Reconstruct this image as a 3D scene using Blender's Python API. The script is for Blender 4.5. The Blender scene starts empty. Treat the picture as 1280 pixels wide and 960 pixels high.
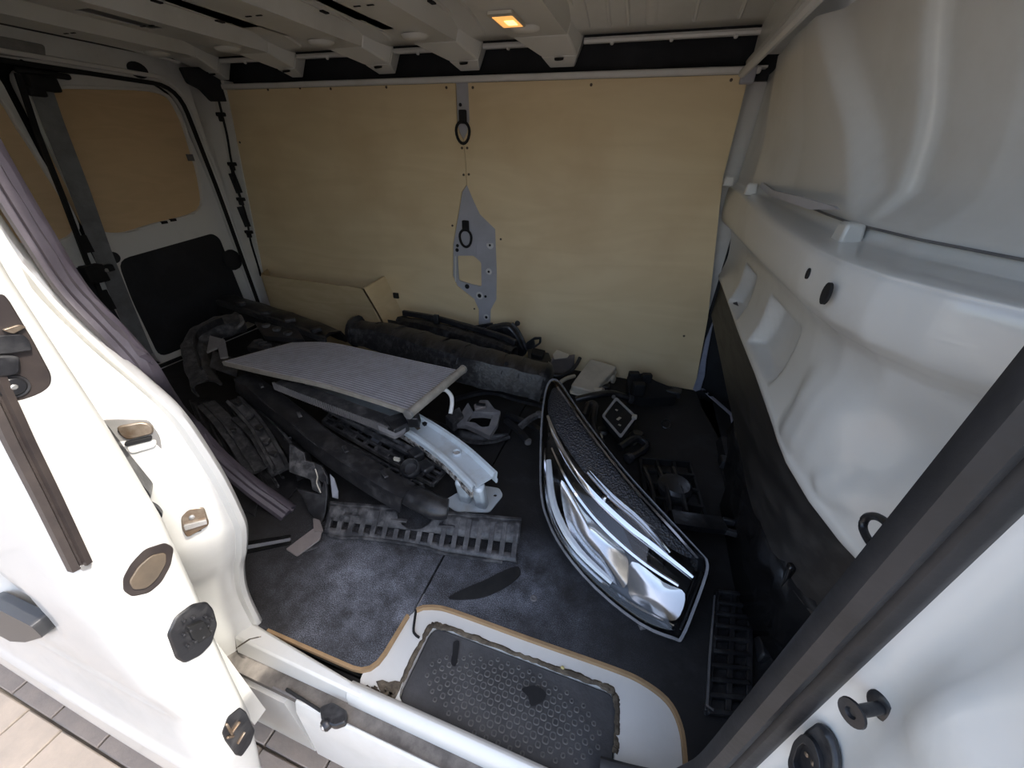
import bpy, bmesh, math, random
from mathutils import Vector, Matrix
from mathutils.geometry import tessellate_polygon
random.seed(7)
SC = bpy.context.scene
COL = SC.collection
R_ = math.radians
# ------------------------------------------------------------------ camera
CF = 478.0
XV, YV = (-1100.0, 154.0), (822.0, 200.0)
def _d(v): return Vector((v[0]-640, -(v[1]-480), -CF)).normalized()
ex, ey = -_d(XV), _d(YV)
ex = (ex - ey*(ex.dot(ey))*.5).normalized(); ey = (ey - ex*(ex.dot(ey))).normalized(); ez = ex.cross(ey)
CM = Matrix((ex, ey, ez))                       # camera -> world (x towards the van's front, y across, z up; floor z = 0)
CP = Vector((0, 0, 1.0))
cd = bpy.data.cameras.new('camera'); cam = bpy.data.objects.new('camera', cd); COL.objects.link(cam)
cam.matrix_world = Matrix.Translation(CP) @ CM.to_4x4()
cd.sensor_width = 36; cd.lens = CF/1280*36; cd.clip_start = .01
SC.camera = cam
# ------------------------------------------------------------------ sky, sun, exposure
W = bpy.data.worlds.new('world'); SC.world = W; W.use_nodes = True
nt = W.node_tree; bg = nt.nodes['Background']
sky = nt.nodes.new('ShaderNodeTexSky'); sky.sky_type = 'NISHITA'; sky.sun_disc = False
sky.sun_elevation = R_(56); sky.sun_rotation = R_(90); sky.air_density = 1.0; sky.dust_density = 3.0; sky.ozone_density = 1.0
hs_ = nt.nodes.new('ShaderNodeHueSaturation'); hs_.inputs['Saturation'].default_value = .85; nt.links.new(sky.outputs[0], hs_.inputs['Color'])
nt.links.new(hs_.outputs[0], bg.inputs[0]); bg.inputs[1].default_value = 0.21
sd = bpy.data.lights.new('sun', 'SUN'); sd.energy = 2.1; sd.angle = R_(.6); sd.color = (1, .95, .86)
sun = bpy.data.objects.new('sun', sd); COL.objects.link(sun)
SUN = Vector((.56, .05, .83))
sun.rotation_euler = SUN.to_track_quat('Z', 'Y').to_euler(); sun.location = (4, -2, 6)
SC.view_settings.view_transform = 'Standard'; SC.view_settings.look = 'None'
SC.view_settings.gamma = 1; SC.view_settings.use_curve_mapping = False
SC.view_settings.exposure = 1.6
# ------------------------------------------------------------------ helpers
def at(px, py, x=None, y=None, z=None):
    d = CM @ Vector(((px-640)/CF, -(py-480)/CF, -1))
    if x is not None: t = (x-CP.x)/d.x
    elif y is not None: t = (y-CP.y)/d.y
    else: t = (z-CP.z)/d.z
    return CP + d*t
def onp(px, py, P0, N):
    d = CM @ Vector(((px-640)/CF, -(py-480)/CF, -1))
    return CP + d*((P0-CP).dot(N)/d.dot(N))
def ss(a, b, t):
    u = max(0., min(1., (t-a)/(b-a))); return u*u*(3-2*u)
def lerp(t, ks):
    if t <= ks[0][0]: return ks[0][1]
    for (a, va), (b, vb) in zip(ks, ks[1:]):
        if t <= b: return va + (vb-va)*(t-a)/(b-a)
    return ks[-1][1]
def smooth_path(pts, n=6, closed=False):
    P = [Vector(p) for p in pts]; out = []; m = len(P)
    rng = range(m) if closed else range(m-1)
    for i in rng:
        if closed: a, b, c, d = P[(i-1) % m], P[i], P[(i+1) % m], P[(i+2) % m]
        else: a, b, c, d = P[max(i-1, 0)], P[i], P[i+1], P[min(i+2, m-1)]
        for k in range(n):
            t = k/n
            out.append(.5*((2*b)+(c-a)*t+(2*a-5*b+4*c-d)*t*t+(3*b-a-3*c+d)*t**3))
    if not closed: out.append(P[-1])
    return out
class MB:
    def __init__(s): s.v, s.f = [], []
    def quadbox(s, c8):
        b = len(s.v); s.v += [Vector(c) for c in c8]
        s.f += [tuple(b+i for i in q) for q in ((0,3,2,1),(4,5,6,7),(0,1,5,4),(1,2,6,5),(2,3,7,6),(3,0,4,7))]; return s
    def box(s, c, size, rot=None, top=(1, 1)):
        c = Vector(c); hx, hy, hz = [k/2 for k in size]; M = rot or Matrix.Identity(3)
        q = []
        for z, (ax, ay) in ((-hz, (1, 1)), (hz, top)):
            for x, y in ((-hx*ax, -hy*ay), (hx*ax, -hy*ay), (hx*ax, hy*ay), (-hx*ax, hy*ay)): q.append(c + M @ Vector((x, y, z)))
        return s.quadbox(q)
    def bar(s, a, b, w, h, up=(0, 0, 1)):
        a, b = Vector(a), Vector(b); d = (b-a).normalized(); u = Vector(up); side = d.cross(u).normalized(); u = side.cross(d)
        q = []
        for p in (a, b):
            q += [p-side*w/2-u*h/2, p+side*w/2-u*h/2, p+side*w/2+u*h/2, p-side*w/2+u*h/2]
        return s.quadbox(q)
    def prism(s, pts, vec):
        b = len(s.v); n = len(pts); vec = Vector(vec); P = [Vector(p) for p in pts]
        s.v += P + [p+vec for p in P]
        s.f.append(tuple(b+i for i in range(n))[::-1]); s.f.append(tuple(b+n+i for i in range(n)))
        for i in range(n): j = (i+1) % n; s.f.append((b+i, b+j, b+n+j, b+n+i))
        return s
    def plate(s, outer, holes, vec):
        loops = [[Vector(p) for p in outer]] + [[Vector(p) for p in h] for h in holes]
        vec = Vector(vec); b = len(s.v); flat = [p for l in loops for p in l]; n = len(flat)
        s.v += flat + [p+vec for p in flat]
        for t in tessellate_polygon(loops): s.f.append((b+t[0], b+t[1], b+t[2])); s.f.append((b+n+t[2], b+n+t[1], b+n+t[0]))
        o = b
        for l in loops:
            m = len(l)
            for i in range(m): j = (i+1) % m; s.f.append((o+i, o+j, o+n+j, o+n+i))
            o += m
        return s
    def sweep(s, path, prof, up=(0, 0, 1), scale=None, caps=True, closed=False, roll=None, jit=0):
        P = [Vector(p) for p in path]; n = len(prof); b = len(s.v); m = len(P)
        for i, p in enumerate(P):
            a = P[(i-1) % m] if closed else P[max(i-1, 0)]; c = P[(i+1) % m] if closed else P[min(i+1, m-1)]
            d = (c-a).normalized(); u = Vector(up); side = d.cross(u).normalized(); u = side.cross(d)
            if roll:
                q = Matrix.Rotation(roll if not callable(roll) else roll(i/(m-1)), 3, d); side, u = q @ side, q @ u
            k = scale(i/(m-1)) if scale else 1
            for q_, (x, y) in enumerate(prof):
                e1 = jit*math.sin(i*1.3+q_*.7)+jit*.6*math.sin(i*2.9+q_*2.1) if jit else 0
                s.v.append(p + side*(x*k+e1*.6) + u*(y*k+e1))
        for i in range(m if closed else m-1):
            j = (i+1) % m
            for t in range(n): w = (t+1) % n; s.f.append((b+i*n+t, b+i*n+w, b+j*n+w, b+j*n+t))
        if caps and not closed:
            s.f.append(tuple(b+t for t in range(n))[::-1]); s.f.append(tuple(b+(m-1)*n+t for t in range(n)))
        return s
    def tube(s, path, r, n=8, closed=False, up=(.13, .2, 1)):
        return s.sweep(path, [(r*math.cos(2*math.pi*k/n), r*math.sin(2*math.pi*k/n)) for k in range(n)], up=up, closed=closed)
    def lathe(s, o, axis, prof, n=20):
        o, ax = Vector(o), Vector(axis).normalized(); a = ax.orthogonal().normalized(); c = ax.cross(a); b = len(s.v); m = len(prof)
        for k in range(n):
            t = 2*math.pi*k/n; e = a*math.cos(t)+c*math.sin(t)
            for r, h in prof: s.v.append(o+e*r+ax*h)
        for k in range(n):
            j = (k+1) % n
            for i in range(m-1): s.f.append((b+k*m+i, b+j*m+i, b+j*m+i+1, b+k*m+i+1))
        s.f.append(tuple(b+k*m for k in range(n))); s.f.append(tuple(b+k*m+m-1 for k in range(n))[::-1]); return s
    def grid(s, rows):
        b = len(s.v); n = len(rows[0])
        for r in rows: s.v += [Vector(p) for p in r]
        for i in range(len(rows)-1):
            for j in range(n-1): s.f.append((b+i*n+j, b+i*n+j+1, b+(i+1)*n+j+1, b+(i+1)*n+j))
        return s
    def build(s, name, mat, parent=None, bevel=0, smooth=40, solid=0, seg=2):
        me = bpy.data.meshes.new(name); me.from_pydata([tuple(v) for v in s.v], [], s.f); me.validate()
        bm = bmesh.new(); bm.from_mesh(me); bmesh.ops.recalc_face_normals(bm, faces=bm.faces); bm.to_mesh(me); bm.free()
        me.materials.append(mat)
        if smooth:
            me.shade_smooth(); me.set_sharp_from_angle(angle=R_(smooth))
        o = bpy.data.objects.new(name, me); COL.objects.link(o)
        if solid:
            m = o.modifiers.new('thickness', 'SOLIDIFY'); m.thickness = abs(solid); m.offset = -1 if solid > 0 else 1
        if bevel:
            m = o.modifiers.new('bevel', 'BEVEL'); m.width = bevel; m.segments = seg; m.limit_method = 'ANGLE'; m.angle_limit = R_(35)
        if parent is not None:
            o.parent = parent; o.matrix_parent_inverse = parent.matrix_world.inverted()
        return o
def mb(): return MB()
def tag(o, label, cat, group=None, kind=None):
    o['label'] = label; o['category'] = cat
    if group: o['group'] = group
    if kind: o['kind'] = kind
    return o
def empty(name, loc, label, cat, group=None, kind=None):
    o = bpy.data.objects.new(name, None); COL.objects.link(o); o.location = loc; o.empty_display_size = .05
    o.matrix_world = Matrix.Translation(Vector(loc))
    return tag(o, label, cat, group, kind)
def kid(src, name, parent, M):
    o = bpy.data.objects.new(name, src.data); COL.objects.link(o)
    for m in src.modifiers:
        k = o.modifiers.new(m.name, m.type)
        if m.type == 'BEVEL': k.width = m.width; k.segments = m.segments; k.limit_method = 'ANGLE'; k.angle_limit = m.angle_limit
    o.parent = parent; o.matrix_parent_inverse = parent.matrix_world.inverted(); o.matrix_world = M
    return o
def rounded(pts, r, n=4):
    P = [Vector(p) for p in pts]; out = []; m = len(P)
    for i in range(m):
        a, b, c = P[i-1], P[i], P[(i+1) % m]
        k = min(r, (a-b).length*.45, (c-b).length*.45)
        p, q = b+(a-b).normalized()*k, b+(c-b).normalized()*k
        for t in range(n+1):
            u = t/n; out.append(p*(1-u)**2+b*2*u*(1-u)+q*u*u)
    return out
def pxp(pts, **k): return [at(a, b, **k) for a, b in pts]
def arc(r0, r1, a0, a1, n=8):
    o = [(r0*math.cos(R_(a0+(a1-a0)*k/n)), r0*math.sin(R_(a0+(a1-a0)*k/n))) for k in range(n+1)]
    i = [(r1*math.cos(R_(a0+(a1-a0)*k/n)), r1*math.sin(R_(a0+(a1-a0)*k/n))) for k in range(n+1)]
    return o + i[::-1]
# ------------------------------------------------------------------ materials
def pm(name, c1, c2=None, scale=6, lo=.4, hi=.7, rough=.5, metal=0, bump=0, bscale=40, coat=0, stretch=(1, 1, 1), spec=.5, rough2=None):
    m = bpy.data.materials.new(name); m.use_nodes = True; t = m.node_tree; N = t.nodes; L = t.links
    p = N['Principled BSDF']; p.inputs['Base Color'].default_value = (*c1, 1); p.inputs['Roughness'].default_value = rough
    p.inputs['Metallic'].default_value = metal; p.inputs['Coat Weight'].default_value = coat; p.inputs['Coat Roughness'].default_value = .08
    p.inputs['Specular IOR Level'].default_value = spec
    tc = N.new('ShaderNodeTexCoord'); mp = N.new('ShaderNodeMapping'); mp.inputs['Scale'].default_value = stretch
    L.new(tc.outputs['Object'], mp.inputs[0])
    if c2:
        no = N.new('ShaderNodeTexNoise'); no.inputs['Scale'].default_value = scale; no.inputs['Detail'].default_value = 7; no.inputs['Roughness'].default_value = .65
        L.new(mp.outputs[0], no.inputs['Vector'])
        cr = N.new('ShaderNodeValToRGB'); cr.color_ramp.elements[0].position = lo; cr.color_ramp.elements[1].position = hi
        cr.color_ramp.elements[0].color = (*c1, 1); cr.color_ramp.elements[1].color = (*c2, 1)
        L.new(no.outputs['Fac'], cr.inputs[0]); L.new(cr.outputs[0], p.inputs['Base Color'])
        if rough2 is not None:
            mr = N.new('ShaderNodeMapRange'); mr.inputs['From Min'].default_value = lo; mr.inputs['From Max'].default_value = hi
            mr.inputs['To Min'].default_value = rough; mr.inputs['To Max'].default_value = rough2
            L.new(no.outputs['Fac'], mr.inputs[0]); L.new(mr.outputs[0], p.inputs['Roughness'])
    if bump:
        nb = N.new('ShaderNodeTexNoise'); nb.inputs['Scale'].default_value = bscale; nb.inputs['Detail'].default_value = 4
        L.new(mp.outputs[0], nb.inputs['Vector'])
        b = N.new('ShaderNodeBump'); b.inputs['Strength'].default_value = bump; b.inputs['Distance'].default_value = .004
        L.new(nb.outputs['Fac'], b.inputs['Height']); L.new(b.outputs[0], p.inputs['Normal'])
    return m
WHITE = pm('white_paint', (.61, .605, .575), (.50, .485, .44), 3, .5, .85, .28, coat=.5, rough2=.45)
WGREY = pm('grey_white_primer', (.70, .69, .66), (.56, .55, .51), 7, .5, .85, .4, coat=.15)
ROOFM = pm('roof_underside_paint', (.78, .77, .72), (.64, .63, .57), 4, .45, .85, .35, coat=.2)
STEEL = pm('lilac_grey_steel', (.44, .44, .48), (.36, .36, .38), 9, .4, .8, .4)
BLACK = pm('black_plastic', (.015, .015, .017), (.058, .057, .058), 28, .48, .8, .32, bump=.4, bscale=34, rough2=.7)
DUSTY = pm('dusty_black_plastic', (.026, .026, .029), (.15, .145, .145), 34, .44, .78, .42, bump=.5, bscale=50, rough2=.8, stretch=(1, 1, 1))
DARK = pm('matt_black', (.009, .009, .010), (.022, .022, .022), 12, .4, .8, .7, spec=.3)
CARPET = pm('black_trim_panel', (.010, .011, .014), (.028, .030, .036), 5, .45, .8, .75, bump=.3, bscale=200)
GLOSSB = pm('gloss_black', (.008, .008, .009), (.03, .03, .03), 8, .5, .9, .16)
RUBBER = pm('seal_rubber', (.014, .014, .015), (.025, .024, .026), 15, .4, .7, .5, bump=.15, bscale=80)
LILAC = pm('dusty_seal_rubber', (.072, .060, .074), (.115, .10, .12), 12, .4, .7, .55, bump=.15, bscale=80)
GREYP = pm('grey_plastic', (.11, .105, .11), (.19, .18, .17), 18, .4, .75, .6, bump=.2)
PLATE = pm('brown_grey_plastic', (.15, .13, .125), (.22, .19, .17), 14, .4, .75, .4, bump=.2)
CREAM = pm('cream_plastic', (.50, .46, .38), (.34, .30, .24), 9, .45, .8, .5, bump=.2)
ALU = pm('aluminium', (.50, .50, .50), (.33, .32, .30), 22, .4, .75, .42, metal=.75, bump=.3)
ALUTANK = pm('aluminium_tank', (.52, .49, .43), (.36, .33, .28), 30, .35, .7, .5, metal=.3, bump=.4)
BEAMW = pm('blue_white_beam_paint', (.60, .66, .70), (.42, .42, .40), 11, .5, .8, .35, coat=.3)
RUST = pm('rusty_chipped_edge', (.035, .026, .022), (.45, .42, .38), 45, .42, .58, .8, bump=.6)
CHROME = pm('chrome', (.82, .82, .84), rough=.06, metal=1)
AMBER = pm('amber_reflector', (.55, .22, .07), (.3, .1, .04), 20, rough=.15)
GUIDE = pm('white_light_guide', (.80, .80, .78), rough=.18, coat=.6)
BLUEC = pm('blue_tinted_chrome', (.42, .56, .85), rough=.1, metal=1)
DIRT = pm('brown_dirt', (.055, .043, .030), (.16, .13, .09), 40, .4, .7, .95, bump=.8, bscale=120)
RECESS_SHADE = pm('recess_shade_grey', (.17, .165, .16), (.30, .29, .27), 10, rough=.5)  # grey that paints shade into the recess plates
PLYEDGE = pm('raw_plywood_edge', (.34, .22, .11), (.22, .14, .07), 20, rough=.8, stretch=(1, 1, 6))
WEAR = pm('bronze_worn_metal', (.15, .105, .07), (.32, .28, .23), 30, rough=.35, metal=.6)
PAVE = pm('paving_stone', (.25, .21, .175), (.18, .155, .135), 9, .35, .75, .85, bump=.3, bscale=90)
JOINT = pm('dark_joint_sand', (.09, .08, .07), (.14, .12, .10), 30, rough=.95)
HANDLE = pm('charcoal_handle', (.035, .035, .037), rough=.4)
def ply_mat(name, c1, c2, c3, sc=1.0):
    m = pm(name, c1, rough=.62); t = m.node_tree; N = t.nodes; L = t.links; p = N['Principled BSDF']
    tc = N.new('ShaderNodeTexCoord'); mp = N.new('ShaderNodeMapping'); mp.inputs['Scale'].default_value = (.55*sc, 1, 2.6*sc); L.new(tc.outputs['Object'], mp.inputs[0])
    n1 = N.new('ShaderNodeTexNoise'); n1.inputs['Scale'].default_value = 2.2; n1.inputs['Detail'].default_value = 3; n1.inputs['Distortion'].default_value = .6; L.new(mp.outputs[0], n1.inputs['Vector'])
    mu = N.new('ShaderNodeMath'); mu.operation = 'MULTIPLY'; mu.inputs[1].default_value = 9; L.new(n1.outputs['Fac'], mu.inputs[0])
    fr = N.new('ShaderNodeMath'); fr.operation = 'PINGPONG'; fr.inputs[1].default_value = 1; L.new(mu.outputs[0], fr.inputs[0])
    cr = N.new('ShaderNodeValToRGB'); e = cr.color_ramp.elements; e[0].color = (*c1, 1); e[1].color = (*c2, 1); L.new(fr.outputs[0], cr.inputs[0])
    n2 = N.new('ShaderNodeTexNoise'); n2.inputs['Scale'].default_value = 3.0; n2.inputs['Detail'].default_value = 8; L.new(tc.outputs['Object'], n2.inputs['Vector'])
    c2r = N.new('ShaderNodeValToRGB'); c2r.color_ramp.elements[0].position = .47; c2r.color_ramp.elements[1].position = .9; L.new(n2.outputs['Fac'], c2r.inputs[0])
    mx = N.new('ShaderNodeMixRGB'); mx.inputs[2].default_value = (*c3, 1); L.new(c2r.outputs[0], mx.inputs[0]); L.new(cr.outputs[0], mx.inputs[1])
    L.new(mx.outputs[0], p.inputs['Base Color']); return m
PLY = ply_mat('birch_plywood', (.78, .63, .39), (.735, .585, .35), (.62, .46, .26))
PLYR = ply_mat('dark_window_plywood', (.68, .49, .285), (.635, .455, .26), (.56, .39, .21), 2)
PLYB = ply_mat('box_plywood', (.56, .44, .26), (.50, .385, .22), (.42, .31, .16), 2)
def floor_mat():
    m = pm('black_floor_board', (.02, .02, .022), rough=.75, spec=.25, bump=.2, bscale=150); t = m.node_tree; N = t.nodes; L = t.links; p = N['Principled BSDF']
    tc = N.new('ShaderNodeTexCoord')
    def noise(s, d, lo, hi):
        n = N.new('ShaderNodeTexNoise'); n.inputs['Scale'].default_value = s; n.inputs['Detail'].default_value = d; n.inputs['Roughness'].default_value = .7; L.new(tc.outputs['Object'], n.inputs['Vector'])
        r = N.new('ShaderNodeMapRange'); r.inputs[1].default_value = lo; r.inputs[2].default_value = hi; L.new(n.outputs['Fac'], r.inputs[0]); return r.outputs[0]
    def mul(a, b):
        k = N.new('ShaderNodeMath'); k.operation = 'MULTIPLY'; L.new(a, k.inputs[0])
        if isinstance(b, float): k.inputs[1].default_value = b
        else: L.new(b, k.inputs[1])
        return k.outputs[0]
    def spot(cx, cy, r0, r1, sx=1.0):                 # spilled white powder has a place of its own on the board
        mp = N.new('ShaderNodeMapping'); mp.inputs['Location'].default_value = (-cx*sx, -cy, 0); mp.inputs['Scale'].default_value = (sx, 1, 0); L.new(tc.outputs['Object'], mp.inputs[0])
        ln = N.new('ShaderNodeVectorMath'); ln.operation = 'LENGTH'; L.new(mp.outputs[0], ln.inputs[0])
        r = N.new('ShaderNodeMapRange'); r.inputs[1].default_value = r0; r.inputs[2].default_value = r1; r.inputs[3].default_value = 1; r.inputs[4].default_value = 0; L.new(ln.outputs['Value'], r.inputs[0]); return r.outputs[0]
    a = spot(-.50, .48, .05, .34, .75); b = spot(-.17, .60, .02, .19, 1.0); c = spot(-.03, .56, .02, .26)
    mx = N.new('ShaderNodeMath'); mx.operation = 'MAXIMUM'; L.new(a, mx.inputs[0]); L.new(b, mx.inputs[1])
    cc = mul(c, .35); m2 = N.new('ShaderNodeMath'); m2.operation = 'MAXIMUM'; L.new(mx.outputs[0], m2.inputs[0]); L.new(cc, m2.inputs[1])
    cloud = noise(7, 9, .34, .72); grain = noise(420, 2, .44, .66); film = noise(16, 10, .38, .85)
    ad = N.new('ShaderNodeMath'); ad.operation = 'ADD'; L.new(mul(grain, 1.15), ad.inputs[0]); L.new(mul(film, .8), ad.inputs[1])
    fac = mul(mul(m2.outputs[0], cloud), ad.outputs[0])
    allover = mul(noise(9, 10, .5, .95), .10)
    fa = N.new('ShaderNodeMath'); fa.operation = 'ADD'; fa.use_clamp = True; L.new(fac, fa.inputs[0]); L.new(allover, fa.inputs[1])
    mix = N.new('ShaderNodeMixRGB'); mix.inputs[1].default_value = (.022, .021, .021, 1); mix.inputs[2].default_value = (.32, .34, .40, 1); L.new(fa.outputs[0], mix.inputs[0])  # white powder, with the sky's blue cast mixed into its colour
    L.new(mix.outputs[0], p.inputs['Base Color']); return m
FLOOR = floor_mat()
def glass_mat():
    m = bpy.data.materials.new('clear_lens'); m.use_nodes = True; t = m.node_tree; N = t.nodes; L = t.links; N.clear()
    o = N.new('ShaderNodeOutputMaterial'); mx = N.new('ShaderNodeMixShader'); tr = N.new('ShaderNodeBsdfTransparent'); gl = N.new('ShaderNodeBsdfGlossy'); fr = N.new('ShaderNodeFresnel')
    tr.inputs[0].default_value = (.93, .94, .95, 1); gl.inputs['Roughness'].default_value = .05; fr.inputs[0].default_value = 1.5
    L.new(fr.outputs[0], mx.inputs[0]); L.new(tr.outputs[0], mx.inputs[1]); L.new(gl.outputs[0], mx.inputs[2]); L.new(mx.outputs[0], o.inputs[0]); return m
LENS = glass_mat()
def lamp_mat():
    m = pm('lit_lamp_lens', (1, .75, .35), rough=.4); p = m.node_tree.nodes['Principled BSDF']
    p.inputs['Emission Color'].default_value = (1, .42, .10, 1); p.inputs['Emission Strength'].default_value = .36; return m
LAMP = lamp_mat()
# ================================================================== ground
gr = mb().box((-.5, -.5, -.60), (40, 40, .06)).build('ground', JOINT, smooth=0)
tag(gr, 'dark sandy bed under the paving beside the van', 'ground', kind='structure')
pav = empty('floor_paving', (-1.2, .1, -.57), 'grey-beige rectangular paving stones on the ground outside the van', 'paving', kind='structure')
yrow = [-.95, -.79, -.63, -.47, -.31, -.145, .022, .185, .345, .50]
for r in range(len(yrow)-1):
    y0, y1 = yrow[r], yrow[r+1]
    xs = [-2.55]
    if r == 5: xs = [-2.38, -2.20, -2.02, -1.80, -1.594, -1.432, -1.16, -.98, -.80, -.60, -.42, -.2, 0]
    elif r == 6: xs = [-2.5, -2.32, -2.10, -1.93, -1.70, -1.50, -1.283, -1.05, -.818, -.66, -.42, -.2, 0]
    elif r == 7: xs = [-2.4, -2.2, -2.0, -1.8, -1.62, -1.4, -1.21, -1.03, -.818, -.609, -.40, -.2, 0]
    else:
        while xs[-1] < 0: xs.append(xs[-1]+random.choice((.15, .18, .21, .24)))
    for a, b in zip(xs, xs[1:]):
        mb().box(((a+b)/2, (y0+y1)/2, -.56+random.uniform(-.001, .001)), (b-a-.006, y1-y0-.006, .03)).build('paver', PAVE, pav, bevel=.003, seg=1)
far_pave = mb().box((8, -2, -.585), (16, 8, .06)).build('paver_field', PAVE, pav)
mb().box((-10, -2, -.585), (14.8, 8, .06)).build('paver_field', PAVE, pav)
mb().box((-1.3, -3.5, -.585), (2.6, 5.1, .06)).build('paver_field', PAVE, pav)
# ================================================================== floor of the load bay
YW = 1.865
fl = empty('floor', (-1, 1, 0), 'black load floor boards dusted with white powder', 'floor', kind='structure')
Lp = [(-2.34, .288), (-.70, .288)] + [(p.x, p.y) for p in rounded([(-.60, .288, 0), (-.405, .288, 0), (-.398, .43, 0)], .05)[5:10]] + [(-.398, .43), (-.391, .445), (-.391, YW), (-2.34, YW)]
Rp = [(-.3845, .449)] + [(p.x, p.y) for p in smooth_path([(-.372, .460, 0), (-.34, .471, 0), (-.29, .476, 0), (-.1, .476, 0), (.10, .478, 0), (.17, .474, 0), (.225, .455, 0), (.250, .42, 0), (.257, .37, 0), (.257, .29, 0)], 4)] + [(.455, .29), (.455, 1.45), (.40, 1.72), (.385, YW), (-.3845, YW)]
for P in (Lp, Rp):
    mb().prism([(x, y, -.013) for x, y in P], (0, 0, .013)).build('floor_board', FLOOR, fl, smooth=0)
# raw plywood edge band of the step cut-out
for P in ([(x, y) for x, y in Lp[1:-3]], Rp[:-5]):
    q = [Vector((x, y, -.006)) for x, y in P]
    mb().sweep(q, [(-.0035, -.0065), (.0035, -.0065), (.0035, .0066), (-.0035, .0066)]).build('board_edge', PLYEDGE, fl)
for px, py in ((667, 748), (846, 484), (865, 486)):
    mb().lathe(at(px, py, z=0)-Vector((0, 0, .001)), (0, 0, 1), [(.009, 0), (.009, .002), (.006, .0035), (.003, .002)], 14).build('screw', GREYP, fl)
# under-floor pan
mb().box((-.95, 1.08, -.07), (2.85, 1.55, .06)).build('floor_pan', DARK, fl)
# step
st = empty('floor_step', (-.1, .36, -.03), 'white painted step well cut into the floor at the side door', 'step', kind='structure')
so = rounded([(-.43, .262, -.013), (.285, .262, -.013), (.285, .497, -.013), (-.43, .497, -.013)], .03)
sh = rounded([(-.334, .270, -.013), (.127, .270, -.013), (.127, .440, -.013), (-.334, .440, -.013)], .03)
mb().plate(so, [sh], (0, 0, -.03)).build('step_tread', WHITE, st, bevel=.004)
mb().box((-.1, .36, -.048), (.5, .24, .012)).build('step_base', WHITE, st)
dq = []
random.seed(3)
for p in smooth_path([(-.337, .285, -.015), (-.337, .41, -.015), (-.318, .437, -.015), (-.2, .441, -.015), (-.05, .440, -.015), (.09, .441, -.015), (.121, .427, -.015), (.128, .37, -.015), (.128, .335, -.015)], 14):
    dq.append(p+Vector((random.uniform(-.0015, .0015), random.uniform(-.0015, .0015), random.uniform(-.002, .002))))
mb().sweep(dq, [(.006*math.cos(k*.9), .0045*math.sin(k*.9)) for k in range(7)], scale=lambda t: .85+.55*abs(math.sin(t*31))*abs(math.sin(t*7))).build('dirt_line', DIRT, st)
mb().prism([at(a, b, z=-.0135) for a, b in ((470, 852), (478, 850), (486, 853), (494, 851), (503, 853), (500, 862), (495, 872), (490, 880), (482, 872), (474, 862))], (0, 0, .0015)).build('dirt_patch', DIRT, st)
ov = mb()
for k in range(90):
    a, b = random.random(), random.random()
    ov.box((-.41+.075*a, .258+.022*b*b, -.0115), (.006, .005, .004), Matrix.Rotation(random.random()*3, 3, 'Z'))
o_ = ov.build('dirt_crumbs', DIRT, st, smooth=0); o_['kind'] = 'stuff'
mb().tube(smooth_path([Vector((-.388, .452, -.011)), at(517, 786, z=-.009), at(519, 793, z=-.009), at(524, 797, z=-.009)], 4), .0032, 7).build('cable_tail', DARK, st)
# rubber mat
mt = empty('rubber_mat', (-.1, .35, -.042), 'dark grey rubber step mat with raised rings in the white step well', 'mat')
mo = rounded([(-.333, .271, -.042), (.126, .271, -.042), (.126, .439, -.042), (-.333, .439, -.042)], .03)
MATM = pm('dusty_mat_rubber', (.028, .028, .030), (.078, .077, .078), 8, .35, .75, .6, bump=.3, bscale=90, rough2=.8)
RING = pm('worn_ring_rubber', (.07, .07, .07), (.18, .175, .16), 25, .4, .7, .55)
mb().prism(mo, (0, 0, .012)).build('mat_sheet', MATM, mt, bevel=.003)
mb().box((-.103, .2665, -.020), (.46, .012, .012)).build('mat_lip', MATM, mt, bevel=.004)
rings = {}
def ring_mesh(s):
    k = round(s, 4)
    if k not in rings:
        c = rounded([(-s, -s, 0), (s, -s, 0), (s, s, 0), (-s, s, 0)], s*.8, 3)
        rings[k] = mb().sweep(c, [(-.0014, 0), (.0014, 0), (.0007, .0022), (-.0007, .0022)], closed=True)
    return rings[k]
first = {}
cxm, cym = -.10, .350
i = 0
for r in range(-7, 8):
    for c in range(-16, 17):
        if (r+c) % 2: continue
        x, y = cxm+c*.0130, cym+r*.0118
        e = ((x-cxm)/.20)**2+((y-cym)/.076)**2
        if e > 1.0: continue
        s = .0058 if e < .45 else (.0047 if e < .78 else .0036)
        if s not in first:
            o = ring_mesh(s).build('raised_ring', RING, mt); first[s] = o; o.matrix_world = Matrix.Translation((x, y, -.030))
        else: kid(first[s], 'raised_ring', mt, Matrix.Translation((x, y, -.030)))
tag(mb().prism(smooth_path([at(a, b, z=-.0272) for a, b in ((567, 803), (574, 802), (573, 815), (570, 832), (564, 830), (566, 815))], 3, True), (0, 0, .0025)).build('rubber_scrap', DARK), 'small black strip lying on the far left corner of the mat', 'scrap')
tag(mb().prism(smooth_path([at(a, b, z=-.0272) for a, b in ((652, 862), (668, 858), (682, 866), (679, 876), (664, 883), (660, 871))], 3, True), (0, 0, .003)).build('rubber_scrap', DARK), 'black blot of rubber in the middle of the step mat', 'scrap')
tag(mb().lathe(at(703, 836, z=-.014), (0, 0, 1), [(.002, 0), (.005, .002), (.0045, .005), (.001, .007)], 8).build('crumb', pm('yellow_foam', (.62, .55, .25), (.4, .33, .12), 60, rough=.9)), 'tiny yellow foam crumb on the dirt line behind the mat', 'crumb')
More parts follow.
